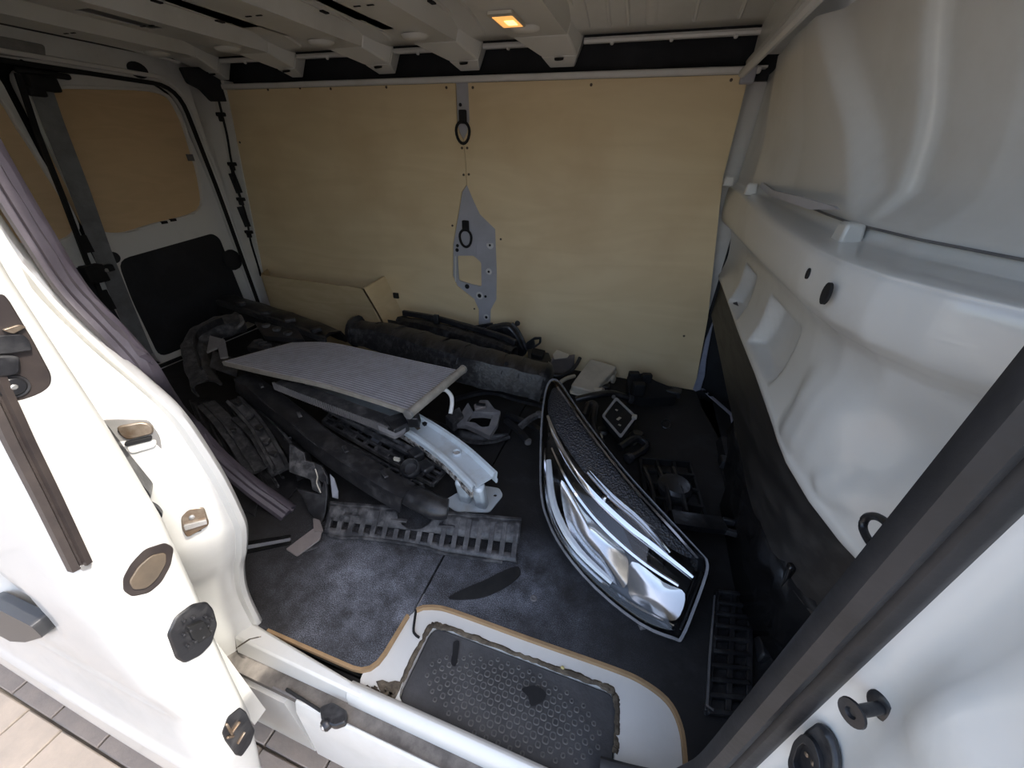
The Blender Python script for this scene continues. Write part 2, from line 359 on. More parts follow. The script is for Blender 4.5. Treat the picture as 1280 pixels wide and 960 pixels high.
# ================================================================== sill
si = empty('trim_1', (-.2, .24, -.05), 'white door sill with dark sliding track and lower roller', 'sill', kind='structure')
prof = [(.300, -.016), (.276, .002), (.257, .001), (.245, -.010), (.243, -.046), (.240, -.056), (.214, -.056), (.212, -.046), (.205, -.050), (.196, -.078), (.188, -.30), (.30, -.30)]
def ext_x(m, pr, x0, x1):
    return m.prism([(x0, y, z) for y, z in pr], (x1-x0, 0, 0))
ext_x(mb(), [(.272, -.045), (.270, -.006), (.262, .001), (.256, .001), (.247, -.006), (.241, -.018), (.239, -.05), (.272, -.05)], -.44, .26).build('sill_lip', WHITE, si, bevel=.003)
m = mb()
m.quadbox([(-.76, .238, -.05), (-.40, .240, -.05), (-.40, .268, -.05), (-.76, .30, -.05), (-.76, .250, .004), (-.40, .247, -.002), (-.40, .262, .001), (-.76, .289, .008)])
m.build('sill_lip', WHITE, si, bevel=.005)
ext_x(mb(), [(.242, -.048), (.209, -.050), (.209, -.07), (.242, -.07)], -.80, .30).build('door_track', pm('grimy_track', (.065, .058, .052), (.20, .18, .16), 14, rough=.55), si)
ext_x(mb(), [(.2105, -.040), (.204, -.044), (.196, -.075), (.188, -.30), (.24, -.30), (.24, -.072), (.2105, -.07)], -.55, .40).build('outer_sill', WHITE, si, bevel=.003)
ext_x(mb(), [(.213, -.046), (.209, -.046), (.209, -.052), (.213, -.052)], -.62, .30).build('track_edge', GREYP, si)
for a, b, w in (((392, 838), (404, 858), .010), ((358, 862), (402, 890), .006), ((590, 945), (612, 957), .012)):
    mb().bar(at(*a, z=-.045), at(*b, z=-.045), w, .012).build('track_clip', DARK, si, bevel=.002)
ra = empty('door_roller', at(440, 893, z=-.05), 'black lower roller bracket of the sliding door sitting in the sill track', 'bracket')
mb().prism(rounded([at(a, b, z=-.045) for a, b in ((402, 888), (418, 882), (436, 893), (434, 908), (420, 913), (404, 905))], .006), (0, 0, .02)).build('roller_bracket', BLACK, ra, bevel=.003)
pr = at(408, 905, z=-.035)
mb().lathe(pr, (-.35, -.93, .1), [(.011, -.008), (.013, -.004), (.013, .004), (.010, .008), (.004, .008)], 18).build('roller_wheel', BLACK, ra)
mb().lathe(pr, (-.35, -.93, .1), [(.0065, .004), (.0065, .0105), (.003, .0115), (.001, .009)], 14).build('roller_bolt', ALU, ra)
# ================================================================== far wall
wf = empty('wall_far', (-1, 1.88, 0), 'far side wall of the van lined with two pale plywood sheets', 'wall', kind='structure')
mb().box((-1.0, 1.96, .55), (3.0, .05, 2.2)).build('outer_skin', WGREY, wf)
post_l = [(569, 104), (571, 155), (574, 166), (579, 175), (581.5, 200), (583, 231), (577, 240), (574, 258), (571, 276), (566, 306), (565.5, 345), (571, 357.5), (592, 374), (598, 388), (597.5, 420)]
post_r = [(585, 104), (587, 150), (584, 165), (579.5, 175), (582.2, 200), (583.6, 231), (592, 251), (600, 268), (619, 286.5), (621, 340), (620.5, 374), (613.5, 387), (612.5, 420)]
def y_of(p): return at(p[0], p[1], y=YW)
lb = [y_of(p) for p in post_l]; rb = [y_of(p) for p in post_r]
TL, TR = at(283, 111, y=YW), at(934, 94, y=YW)
Lpoly = [Vector((TL.x, YW, 1.262))] + [Vector((lb[0].x, YW, 1.262))] + lb[1:] + [Vector((lb[-1].x, YW, 0.0)), Vector((-2.375, YW, 0.0)), Vector((-2.335, YW, .30))]
Rpoly = [Vector((rb[0].x, YW, 1.262)), Vector((.247, YW, 1.262)), Vector((.252, YW, .94)), Vector((.345, YW, .38)), Vector((.381, YW, .0)), Vector((rb[-1].x, YW, 0.0))] + rb[:0:-1]
mb().prism(Lpoly, (0, .009, 0)).build('plywood_panel', PLY, wf, smooth=0)
mb().prism(Rpoly, (0, .009, 0)).build('plywood_panel', PLY, wf, smooth=0)
ps = mb()
po = [at(a, b, y=YW+.011) for a, b in post_l[5:]] + [at(a, b, y=YW+.011) for a, b in post_r[:4:-1]]
def grow(P, k):
    c = sum(P, Vector())/len(P); return [p+(p-c).normalized()*k for p in P]
hole = rounded([at(a, b, y=YW+.011) for a, b in ((571, 319.6), (592, 319.6), (601.5, 328), (602, 358.5), (590, 356), (573, 351))], .012)
ps.plate(grow(po, .012), [hole], (0, .012, 0)).build('body_post', STEEL, wf, smooth=0)
mb().prism([at(a, b, y=YW+.011) for a, b in ((566, 101), (588, 101), (590, 150), (586, 166), (579.5, 178), (573, 168), (568, 155))], (0, .012, 0)).build('body_post', STEEL, wf, smooth=0)
mb().prism([at(a, b, y=YW+.03) for a, b in ((560, 310), (612, 310), (612, 366), (560, 366))], (0, .009, 0)).build('plywood_backing', PLY, wf, smooth=0)
mb().prism([at(a, b, y=YW+.0108) for a, b in ((592, 300), (619, 300), (619, 304), (595.5, 304), (595.5, 320), (592, 320))], (0, -.003, 0)).build('post_step', STEEL, wf, bevel=.001)
mb().bar(at(569.5, 320, y=YW+.008), at(569.5, 352, y=YW+.008), .006, .006, (0, 1, 0)).build('post_flange', WGREY, wf)
for a, b, r in ((572, 307, .008), (571.5, 312.5, .0095), (584, 358, .013), (599.5, 369.5, .011), (607, 370.5, .007), (608, 396.5, .008), (612.5, 306.5, .006), (611, 339.5, .006), (575.5, 131, .007)):
    mb().lathe(at(a, b, y=YW+.0115), (0, -1, 0), [(r, 0), (r, .0025), (r*.8, .003)], 12).build('fixing_hole', DARK, wf)
for a, b, r in ((599.5, 369.5, .022), (608, 396.5, .018), (612.5, 306.5, .02), (611, 339.5, .018)):
    mb().lathe(at(a, b, y=YW+.0115), (0, -1, 0), [(r, 0), (r*.9, .0015), (r*.7, .0018)], 16).build('washer', pm('pale_washer', (.62, .61, .6), rough=.4) if a == 599.5 else bpy.data.materials['pale_washer'], wf)
mb().lathe(at(575.5, 131, y=YW+.0095), (0, -1, 0), [(.006, 0), (.006, .002), (.004, .003)], 10).build('screw', DARK, wf)
for cx, cy in ((578.5, 148), (582, 284)):           # lashing eyes
    ly = mb(); c = at(cx, cy, y=YW-.002)
    base = ly.box(c+Vector((0, 0, .006)), (.034, .016, .05)).build('lashing_eye', DARK, wf, bevel=.004)
    k = [c+Vector((.032*math.cos(t), -.006, -.045+.042*math.sin(t)*(1.15 if math.sin(t) < 0 else .8))) for t in [2*math.pi*i/20 for i in range(20)]]
    mb().tube(k, .0062, 8, closed=True, up=(.02, 1, .03)).build('ring', DARK, base)
SCR = mb().lathe((0, 0, 0), (0, -1, 0), [(.0055, 0), (.005, .0025), (.002, .003)], 10)
sc0 = None
for a, b in ((335, 112), (375, 110), (413.5, 111), (483, 109), (558, 109.5), (591, 109.5), (739, 106), (914, 100), (577.5, 185), (584, 185), (579.5, 218.5), (586, 218), (565.5, 282), (626, 299), (593, 386), (300, 178), (308, 240), (838, 484), (855, 420)):
    p = at(a, b, y=YW-.0001)
    if sc0 is None: sc0 = SCR.build('screw', pm('brown_screw', (.09, .06, .04), rough=.5), wf); sc0.matrix_world = Matrix.Translation(p)
    else: kid(sc0, 'screw', wf, Matrix.Translation(p))
mb().box((-.95, YW-.004, 1.274), (2.46, .022, .022)).build('top_rail', WGREY, wf, bevel=.006)
mb().box(at(935, 94, y=YW-.006), (.045, .03, .05)).build('rail_bracket', STEEL, wf, bevel=.006)
mb().box((-.95, 1.925, 1.33), (2.7, .03, .16)).build('roof_rail_recess', CARPET, wf)
mb().box((-.95, 1.90, 1.284), (2.5, .06, .006)).build('recess_floor', WGREY, wf)
# white bracket at the foot of the wall
mb().prism([at(a, b, y=YW-.003) for a, b in ((893, 398), (889, 418), (883, 450), (881, 470), (876, 487), (866, 487), (872, 470), (882, 425))], (0, .012, 0)).build('corner_bracket', pm('pale_blue_bracket', (.32, .34, .43), (.25, .26, .33), 30, rough=.5), wf, bevel=.002)
BRK = bpy.data.materials['pale_blue_bracket']
mb().sweep([at(a, b, z=.004) for a, b in ((868, 488), (878, 486), (890, 497), (904, 509), (915, 519), (918, 535), (921, 552))], [(-.009, -.003), (.009, -.003), (.009, .003), (-.009, .003)]).build('floor_bracket', BRK, wf, bevel=.002)
for a, b in ((881, 490), (888, 494)):
    mb().lathe(at(a, b, z=.008), (0, 0, 1), [(.012, 0), (.012, .004), (.006, .006)], 10).build('bracket_bolt', DARK, wf)
# ================================================================== ceiling
ce = empty('ceiling', (-1, 1.1, 1.42), 'underside of the van roof with painted steel ribs', 'ceiling', kind='structure')
ZR, ZB = 1.422, 1.362
def roofz(y): return ZR - .045*ss(1.55, 1.83, y) - .03*ss(.75, .40, y)
rows = []
for i in range(29):
    y = .33 + i*(1.80-.33)/28
    rows.append([(x, y, roofz(y)) for x in (-2.36, -1.5, -.5, .55)])
mb().grid(rows).build('roof_skin', ROOFM, ce, solid=-.012)
mb().box((-.9, 1.17, 1.47), (3.6, 1.62, .05)).build('roof_outer', WGREY, ce)
RIBS = [(-.36, -.350, .24, .135), (-.775, -.742, .225, .125), (-1.185, -1.14, .215, .122), (-1.66, -1.641, .215, .10), (-2.08, -2.10, .2, .1)]
holes = {0: [], 1: [(-.985, 1.40, -.925, 1.51)], 2: [(-1.44, 1.38, -1.36, 1.50)], 3: [(-1.80, 1.10, -1.73, 1.32)], 4: []}
for k, (xr, fr, w, fw) in enumerate(RIBS):
    m = mb(); xl = xr-w
    hs = [[(a, b, ZB), (c, b, ZB), (c, d, ZB), (a, d, ZB)] for a, b, c, d in holes[k]]
    y1 = 1.70
    m.plate([(xl+.03, .36, ZB), (xr-.012, .36, ZB), (xr-.012, y1, ZB), (xl+.03, y1, ZB)], hs, (0, 0, .003))
    rib = m.build('roof_rib', ROOFM, ce, smooth=0)
    s = mb()
    s.prism([(xl+.031, .36, ZB), (xl-.01, .36, ZR+.002), (xl-.004, .36, ZR+.002), (xl+.034, .36, ZB+.003)], (0, y1-.36, 0))
    s.build('rib_side', ROOFM, rib, smooth=0)
    s = mb()
    s.prism([(xr-.013, .36, ZB), (xr+.008, .36, ZR+.002), (xr+.003, .36, ZR+.002), (xr-.016, .36, ZB+.003)], (0, y1-.36, 0))
    s.build('rib_side', ROOFM, rib, smooth=0)
    q = mb(); fl_ = fr-fw
    q.quadbox([(xl+.03, y1, ZB), (xr-.012, y1, ZB), (fr, 1.80, 1.322), (fl_, 1.80, 1.322), (xl-.01, y1, ZR), (xr+.008, y1, ZR), (fr+.02, 1.82, 1.40), (fl_-.03, 1.82, 1.40)])
    q.build('rib_foot', ROOFM, rib, bevel=.006)
    mb().quadbox([(fl_, 1.80, 1.322), (fr, 1.80, 1.322), (fr-.02, 1.865, 1.300), (fl_+.02, 1.865, 1.300), (fl_-.03, 1.82, 1.40), (fr+.02, 1.82, 1.40), (fr+.01, 1.88, 1.38), (fl_, 1.88, 1.38)]).build('rib_end', ROOFM, rib, bevel=.004)
    mb().lathe(((fr-fw*.5), 1.80, 1.318), (0, .3, -1), [(.018, 0), (.016, .006), (.006, .007)], 10).build('rib_bolt_hole', DARK, rib)
    mb().lathe(((xl+xr)/2-.01, 1.60, ZB+.004), (0, .12, -1), [(.052, 0), (.046, .010), (.03, .016), (.01, .018)], 20).build('rib_dimple', ROOFM, rib)
    mb().box((xr+.013, 1.05, ZR-.004), (.012, 1.4, .010)).build('rib_seam', ROOFM, rib, bevel=.002)
    for yy in (1.26, 1.48, 1.68):
        mb().box((xr+.012, yy, ZR-.011), (.016, .03, .004)).build('seam_slot', DARK, rib)
    for yy, xx in ((1.28, xl+w*.45), (1.28, xl+w*.65)):
        mb().box((xx, yy, ZB-.0008), (.022, .006, .002)).build('rib_slot', DARK, rib)
for k, (a, b, c, d) in [(1, holes[1][0]), (2, holes[2][0]), (3, holes[3][0])]:
    mb().box(((a+c)/2, (b+d)/2, ZR-.012), (c-a+.05, d-b+.05, .004)).build('rib_cavity', DARK, ce)
for x, w in ((-.305, .006), (-.235, .008), (-.175, .008), (-.102, .022), (.03, .008), (.16, .008), (-.69, .008), (-1.09, .008), (-1.53, .008), (-1.97, .008)):
    rr = []
    for i in range(23):
        y = .40+i*(1.74-.40)/22; rr.append((x, y, roofz(y)-.002))
    mb().sweep(rr, [(-w, .004), (w, .004), (w*.4, -.005), (-w*.4, -.005)]).build('roof_bead', ROOFM, ce)
xs = [.27] + [v for xr, fr, w, fw in RIBS for v in (fr+.02, fr-fw-.03)] + [-2.26]
for a, b in zip(xs[::2], xs[1::2]):
    if a-b > .02:
        mb().sweep([(a, 1.812, 1.365), (b, 1.812, 1.365)], [(.012*math.cos(t*.785), .010*math.sin(t*.785)) for t in range(8)]).build('rail_edge', WGREY, ce)
        mb().box(((a+b)/2, 1.85, 1.385), (a-b, .09, .03)).build('rail_lip', DARK, ce)
        n = max(1, int((a-b)/.17))
        for i in range(n):
            mb().lathe((b+(a-b)*(i+.5)/n, 1.806, 1.356), (0, -.3, -1), [(.008, 0), (.006, .006), (.002, .008)], 10).build('rail_stud', WGREY, ce)
# interior lamp
la = empty('ceiling_lamp', (-.512, 1.48, ZB), 'small lit orange interior lamp set in the roof rib', 'lamp')
o4 = [(-.552, 1.405, ZB-.001), (-.472, 1.405, ZB-.001), (-.472, 1.55, ZB-.001), (-.552, 1.55, ZB-.001)]
i4 = [(-.545, 1.43, ZB-.001), (-.479, 1.43, ZB-.001), (-.479, 1.543, ZB-.001), (-.545, 1.543, ZB-.001)]
mb().plate(rounded(o4, .01), [rounded(i4, .006)], (0, 0, -.008)).build('lamp_frame', pm('lamp_frame_plastic', (.66, .62, .52), rough=.4), la)
mb().box((-.512, 1.4865, ZB-.006), (.066, .113, .006)).build('lamp_lens', LAMP, la, bevel=.002)
LBULB = pm('lit_bulb', (1, .8, .4), rough=.4); pb = LBULB.node_tree.nodes['Principled BSDF']; pb.inputs['Emission Color'].default_value = (1, .72, .22, 1); pb.inputs['Emission Strength'].default_value = .8
mb().box((-.505, 1.495, ZB-.0095), (.03, .045, .002)).build('lamp_bulb', LBULB, la, bevel=.001)
# ================================================================== bulkhead
bk = empty('wall_right', (.4, 1.1, 0), 'glossy white pressed steel bulkhead with ledge at the front of the load bay', 'bulkhead', kind='structure')
def bx0(y): return .272 + .008*ss(1.2, 1.8, y) + lerp(y, [(.30, .24), (.40, .20), (.50, .115), (.56, .065), (.62, .03), (.70, .008), (.8, 0)])
def bxu(y): return lerp(y, [(.30, .72), (.42, .60), (.52, .50), (.62, .435), (.75, .385), (.9, .362), (1.28, .348), (1.5, .318), (1.87, .262)])
def bzl(y): return .880 + .045*ss(.9, 1.87, y)
def section(y):
    x0, xu, zl = bx0(y), max(bxu(y), bx0(y)+.004), bzl(y); le = .095*(1-ss(1.2, 1.85, y))
    f = ss(.8, 1.87, y)
    zb = lerp(y, [(.3, .43), (.5, .44), (.62, .48), (.8, .515), (1.0, .53), (1.87, .56)])
    return [(x0+.088, zb-.004), (x0+.083, zb), (x0+.060, zb+.004), (x0+.056, zb+.018), (x0+.062, zb+.035), (x0+.070, zb+.09), (x0+.066, .70), (x0+.058, .745), (x0+.044, .766), (x0+.026, .779), (x0+.010, .795), (x0+.002, .82), (x0, .845), (x0+.001, zl-.018), (x0+.006, zl-.006), (x0+.018, zl), (xu-.022 if xu-.022 > x0+.02 else x0+.022, zl+.004), (xu-.006 if xu-.006 > x0+.024 else x0+.026, zl+.009), (max(xu, x0+.028), zl+.024), (max(xu, x0+.028)-.002, zl+.04), (max(xu, x0+.03)-.02*le/.095, 1.05), (max(xu, x0+.03)-le*.7, 1.17), (max(xu, x0+.03)-le, 1.26)]
def resample(pts, n):
    P = smooth_path([(a, 0, b) for a, b in pts], 5); L = [0]
    for a, b in zip(P, P[1:]): L.append(L[-1]+(b-a).length)
    return P, L
def bulge(x, y, z):
    d = 0
    if z < .76:                              # pressed pockets in the lower face
        for cy, hw in ((1.42, .10), (1.02, .13)):
            u = abs(y-cy-(.62-z)*.25)/hw
            v = abs(z-.632)/.075
            d += .040*(1-ss(.80, 1.0, u))*(1-ss(.80, 1.0, v))
        u = abs(y-.70)/.10; v = abs(z-.60)/.10
        d -= .020*(1-ss(.35, 1.0, u))*(1-ss(.3, 1.0, v))
        d += .028*(1-ss(.1, 1.0, math.hypot((y-.575)/.085, (z-.66)/.085)))
        d -= .012*(1-ss(.3, 1.0, math.hypot((y-.60)/.05, (z-.535)/.035)))
    if z > bzl(y)+.03:                       # vertical swages of the upper panel
        w = ss(bzl(y)+.02, bzl(y)+.09, z)
        yl = .955+(z-.94)*.78
        d += .034*ss(yl, yl-.055, y)*w-.034*w*ss(.9, .6, y)*.4
        d += .020*ss(.888, .866, y)*w
        d += .014*ss(.648, .630, y)*w
        d -= .012*math.exp(-((y-.60)/.015)**2)*w
        d += .03*math.exp(-((y-.52)/.07)**2)*ss(1.0, 1.12, z)
    return d
rows = []
for i in range(221):
    y = .30 + (YW-.30)*i/220
    P, L = resample(section(y), 5); row = []
    for p in P: row.append((p.x + bulge(p.x, y, p.z), y, p.z))
    rows.append(row)
bulk_o = mb().grid(rows).build('bulkhead_panel', WHITE, bk, smooth=60, solid=.0)
rows2 = [[Vector(p)+Vector((.004, 0, 0)) for p in r] for r in rows]
mb().box((.86, 1.08, .66), (.02, 1.9, 1.65)).build('cab_light_stop', DARK, bk)  # unseen dark panel added to stop light leaking in behind the bulkhead
mb().box((.66, 1.15, 1.43), (.5, 1.6, .02)).build('cab_top_light_stop', DARK, bk)  # unseen cover added over the cab against the same light leak
for a, b, rx, rz in ((1010.5, 342, .005, .012), (1033, 367, .010, .022)):
    p = at(a, b, x=.274); q = [(p.x+.002, p.y+rx*1.3*math.cos(t), p.z+rz*.75*math.sin(t)) for t in [2*math.pi*i/16 for i in range(16)]]
    mb().prism(q, (-.004, 0, 0)).build('panel_hole', DARK, bk)
q = []
for y in [1.30-.035*i for i in range(25)]: q.append((bxu(y)-.004+bulge(0, y, bzl(y)+.03), y, bzl(y)+.028))
mb().tube(smooth_path(q, 2), .0022, 6).build('panel_seam', GREYP, bk)
for a, b, s in ((934, 222, .022), (952, 238, .026), (1018, 266, .045)):
    p = at(a, b, z=.925); y = min(p.y, 1.75); zc = bzl(y)
    mb().box((bxu(y)-.022, y, zc+.016), (.036, s, .034), top=(.8, .85)).build('clip_block', WHITE, bk, bevel=.005)
mb().prism([at(a, b, x=.315) for a, b in ((926, 214), (930, 212), (966, 238), (1000, 246), (1042, 258), (1046, 262), (1012, 262), (962, 245))], (.006, 0, 0)).build('panel_flange', STEEL, bk)
for dz, dx, r in ((1.262, -.012, .013), (1.292, .004, .016), (1.318, .030, .014)):
    mb().tube([(.235+dx+.05*ss(1.8, .9, y)*0, y, dz) for y in (1.84, 1.5, 1.1, .7, .4)], r, 8).build('cross_rail', ROOFM if dz > 1.27 else WGREY, bk)
mb().box((.34, 1.1, 1.36), (.20, 1.5, .10)).build('roof_bow', ROOFM, bk, bevel=.01)
mb().box(at(962, 46, y=1.80), (.04, .02, .035)).build('corner_clip', DARK, bk, bevel=.006)
# black lower trim
def trim_x(y): return bx0(y)+.078
LT = smooth_path([(trim_x(y)+.004, y, lerp(y, [(.44, .32), (.62, .36), (1.0, .405), (1.85, .46)])) for y in (1.85, 1.5, 1.2, .95, .78, .66, .58, .5, .44)], 5)
prf = [(.012, .125), (.0, .13), (-.012, .10), (-.010, .06), (-.022, .05), (-.024, .0), (-.012, -.01), (-.016, -.05), (-.004, -.06), (.010, -.06)]
TRIMB = pm('worn_black_trim', (.012, .011, .011), (.045, .042, .04), 10, .45, .8, .45, rough2=.65, stretch=(4, .6, 4))
mb().sweep(LT, prf).build('lower_trim', TRIMB, bk)
kick = mb()
rows = []
for i in range(25):
    y = .34+i*.031
    rows.append([(trim_x(y)+.012, y, .40), (trim_x(y)-.002, y, .30), (trim_x(y)+.02+.012*math.sin(y*60), y, .20), (trim_x(y)+.055, y, .10), (trim_x(y)+.06, y, .0)])
mb().grid(rows).build('kick_panel', GLOSSB, bk, solid=.006)
for k, y in enumerate((.47, .53, .60)):
    mb().bar((trim_x(y)-.012, y, .34), (trim_x(y)+.03, y+.03, .10), .016, .014, (1, 0, 0)).build('kick_rib', GLOSSB, bk, bevel=.005)
# threshold strip along the floor's front edge with clips
mb().sweep([(.452, y, .012) for y in (.32, .6, .9, 1.2, 1.45)], [(-.02, -.012), (.02, -.012), (.016, .022), (-.008, .022)]).build('floor_strip', BLACK, bk)
for y in (.62, .80, 1.02, 1.30):
    mb().box((.437, y, .022), (.03, .055, .03), top=(.7, .8)).build('strip_clip', BLACK, bk, bevel=.004)
mb().box((.62, 1.1, -.05), (.40, 1.7, .02)).build('footwell_floor', CARPET, bk)
mb().box((.66, 1.90, .3), (.62, .02, .9)).build('footwell_side', CARPET, bk)
mb().box((.66, .26, .3), (.5, .02, .9)).build('footwell_side', DARK, bk)
# ================================================================== rear doors
XD = -2.32
CYD = 1.105
def mir(P): return [Vector((p.x, 2*CYD-p.y, p.z)) for p in P]
wpx = ((49, 117), (130, 112), (200, 117), (222, 140), (238, 185), (250, 232), (247, 263), (190, 280), (150, 291), (118, 285), (100, 262), (80, 215), (60, 165))
tpx = ((153, 326), (210, 309), (262, 293), (276, 300), (284, 320), (294, 350), (304, 380), (250, 440), (200, 452), (190, 449), (172, 410), (155, 365))
Wn = smooth_path([at(a, b, x=XD) for a, b in wpx], 4, True)
Tn = rounded([(XD, 1.165, .545), (XD, 1.65, .592), (XD, 1.685, .56), (XD, 1.71, .05), (XD, 1.14, .045), (XD, 1.145, .36)], .05, 4)
DO = rounded([(XD, CYD+.022, .0), (XD, CYD+.018, 1.245), (XD, 1.62, 1.262), (XD, 1.70, 1.20), (XD, 1.735, .80), (XD, 1.76, .0)], .06, 5)
def rear_leaf(n, W_, T_, O_, label, sg):
    d = empty('door_%d' % n, (XD, CYD+sg*.3, 0), label, 'door', kind='structure')
    mb().plate(O_, [W_, T_], (-.03, 0, 0)).build('door_frame', WGREY, d, bevel=.006)
    mb().plate(grow(W_, .012), [W_], (.006, 0, 0)).build('window_flange', WGREY, d, bevel=.003)
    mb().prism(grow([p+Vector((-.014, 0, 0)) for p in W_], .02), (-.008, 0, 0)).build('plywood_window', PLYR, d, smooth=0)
    mb().prism(grow([p+Vector((-.006, 0, 0)) for p in T_], .004), (-.012, 0, 0)).build('trim_panel', CARPET, d, bevel=.003)
    return d
dr = rear_leaf(1, Wn, Tn, DO, 'rear door leaf with plywood window and black lower panel beside the plywood wall', 1)
dl = rear_leaf(2, mir(Wn), mir(Tn), mir(DO), 'rear door leaf half hidden behind the side door pillar at the left edge', -1)
for px, py in ((142, 322),):
    mb().lathe(at(px, py, x=XD+.001), (1, 0, 0), [(.026, 0), (.024, .004), (.012, .006)], 18).build('access_cap', CARPET, dr)
mb().box(at(238, 197, x=XD+.006), (.008, .03, .03)).build('window_clip', GREYP, dr)
for px, py in ((205, 278), (216, 275)): mb().box(at(px, py, x=XD+.004), (.01, .03, .012)).build('window_clip', DARK, dr)
mb().lathe(at(290, 325, x=XD), (1, 0, 0), [(.06, 0), (.055, .012), (.03, .02)], 16).build('trim_bulge', CARPET, dr)
# meeting edge: overlap strip and dark seal
mb().sweep([at(a, b, x=XD+.02) for a, b in ((38, 88), (60, 150), (92, 230), (122, 312), (150, 380), (178, 445))], [(-.045, -.006), (.02, -.006), (.026, .006), (-.045, .006)], up=(1, 0, 0)).build('overlap_strip', pm('grey_flange_paint', (.20, .21, .22), (.13, .13, .14), 12, rough=.5), dr)
mb().sweep([at(a, b, x=XD+.028) for a, b in ((22, 92), (46, 165), (78, 245), (108, 325), (140, 400), (160, 445))], [(-.008, -.006), (.008, -.006), (.008, .006), (-.008, .006)], up=(1, 0, 0)).build('edge_seal', DARK, dl)
lk = mb(); p = at(118, 342, x=XD+.035)
lk.box(p, (.05, .07, .075)); lk.box(p+Vector((0, .05, .012)), (.03, .05, .03))
lk.build('latch', DARK, dr, bevel=.006)
mb().box(at(131, 338, x=XD+.05), (.02, .02, .015)).build('latch_pin', ALU, dr, bevel=.003)
p = at(52, 104, x=XD+.03); lk = mb(); lk.box(p, (.05, .09, .05)); lk.box(p+Vector((0, -.03, -.03)), (.04, .05, .03)); lk.box(p+Vector((.0, .02, .032)), (.03, .16, .02))
lk.build('upper_latch', DARK, dr, bevel=.008)
mb().box(at(107, 305, x=XD+.03), (.01, .03, .07)).build('strip_slot', DARK, dr)
mb().box(at(135, 375, x=XD+.03), (.01, .025, .09)).build('strip_slot', DARK, dr)
# rear frame
wr = empty('wall_left', (-2.34, 1.1, 0), 'white rear door surround with header and corner pillar', 'door surround', kind='structure')
XF = -2.29
O1 = [(XF, .30, -.01), (XF, 1.87, -.01), (XF, 1.87, 1.40), (XF, .30, 1.40)]
H1 = rounded([(XF, .44, .015), (XF, 1.765, .015), (XF, 1.742, .80), (XF, 1.71, 1.262), (XF, .50, 1.262), (XF, .46, .80)], .11, 6)
mb().plate(O1, [H1], (-.05, 0, 0)).build('rear_frame', WGREY, wr, bevel=.008)
mb().sweep([p+Vector((.006, 0, 0)) for p in H1], [(-.012, -.006), (.004, -.006), (.004, .006), (-.012, .006)], up=(1, 0, 0), closed=True).build('rear_seal', DARK, wr)
mb().sweep([p+Vector((.004, 0, 0)) for p in grow(H1, .032)], [(-.010, -.004), (.010, -.004), (.006, .006), (-.006, .006)], up=(1, 0, 0), closed=True).build('frame_lip', WGREY, wr)
mb().box((-2.40, 1.08, .6), (.04, 1.75, 2.0)).build('rear_light_stop', DARK, wr)  # unseen dark slab added behind the doors to keep light out
hp = at(172, 87.5, x=XF+.001)
mb().prism([(XF+.001, hp.y+.042*math.cos(t), hp.z+.030*math.sin(t)-.012*math.cos(t)*0) for t in [2*math.pi*i/20 for i in range(20)]], (.003, 0, 0)).build('header_hole', CARPET, wr)
mb().prism(rounded([at(a, b, x=XF+.004) for a, b in ((-25, 40), (56, 56), (58, 76), (-25, 66))], .012), (-.003, 0, 0)).build('header_recess', RECESS_SHADE, wr, bevel=.003)
mb().lathe(at(28, 77.5, x=XF+.001), (1, 0, 0), [(.008, 0), (.007, .003)], 10).build('header_hole', DARK, wr)
mb().box((-2.27, 1.1, 1.372), (.05, 1.4, .018)).build('header_gap', DARK, wr)
mb().sweep([(-2.24, .5, 1.375), (-2.24, 1.0, 1.375), (-2.24, 1.5, 1.365), (-2.24, 1.72, 1.35)], [(-.012, -.004), (.012, -.004), (.012, .004), (-.012, .004)]).build('header_rail', ROOFM, wr)
# corner pillar
DPL = mb()
a_, b_ = [(-2.285, 1.80), (-2.16, 1.868)], None
DPL.prism([(-2.30, 1.775, 1.30), (-2.255, 1.80, 1.30), (-2.215, 1.868, 1.30), (-2.215, 1.91, 1.30), (-2.30, 1.91, 1.30)], (0, 0, 0.001))
m = mb()
for z, k in ((1.30, 0), (.0, 1)):
    dx = -.19*k
    m.v += [Vector(v) for v in ((-2.30+dx*0, 1.765, z), (-2.262+dx*.5, 1.79, z), (-2.235+dx*.8, 1.85, z), (-2.150+dx, 1.858, z), (-2.150+dx, 1.92, z), (-2.31, 1.92, z))]
n = 6
m.f += [(i, (i+1) % n, n+(i+1) % n, n+i) for i in range(n)] + [tuple(range(n))[::-1], tuple(range(n, 2*n))]
m.build('corner_pillar', WGREY, wr, smooth=20)
mb().prism(rounded([at(a, b, x=-2.20) for a, b in ((222, 84), (245, 84), (281, 92), (281, 127), (262, 127), (248, 112), (232, 104))], .01), (.03, .0, 0)).build('corner_trim', CARPET, wr, bevel=.004)
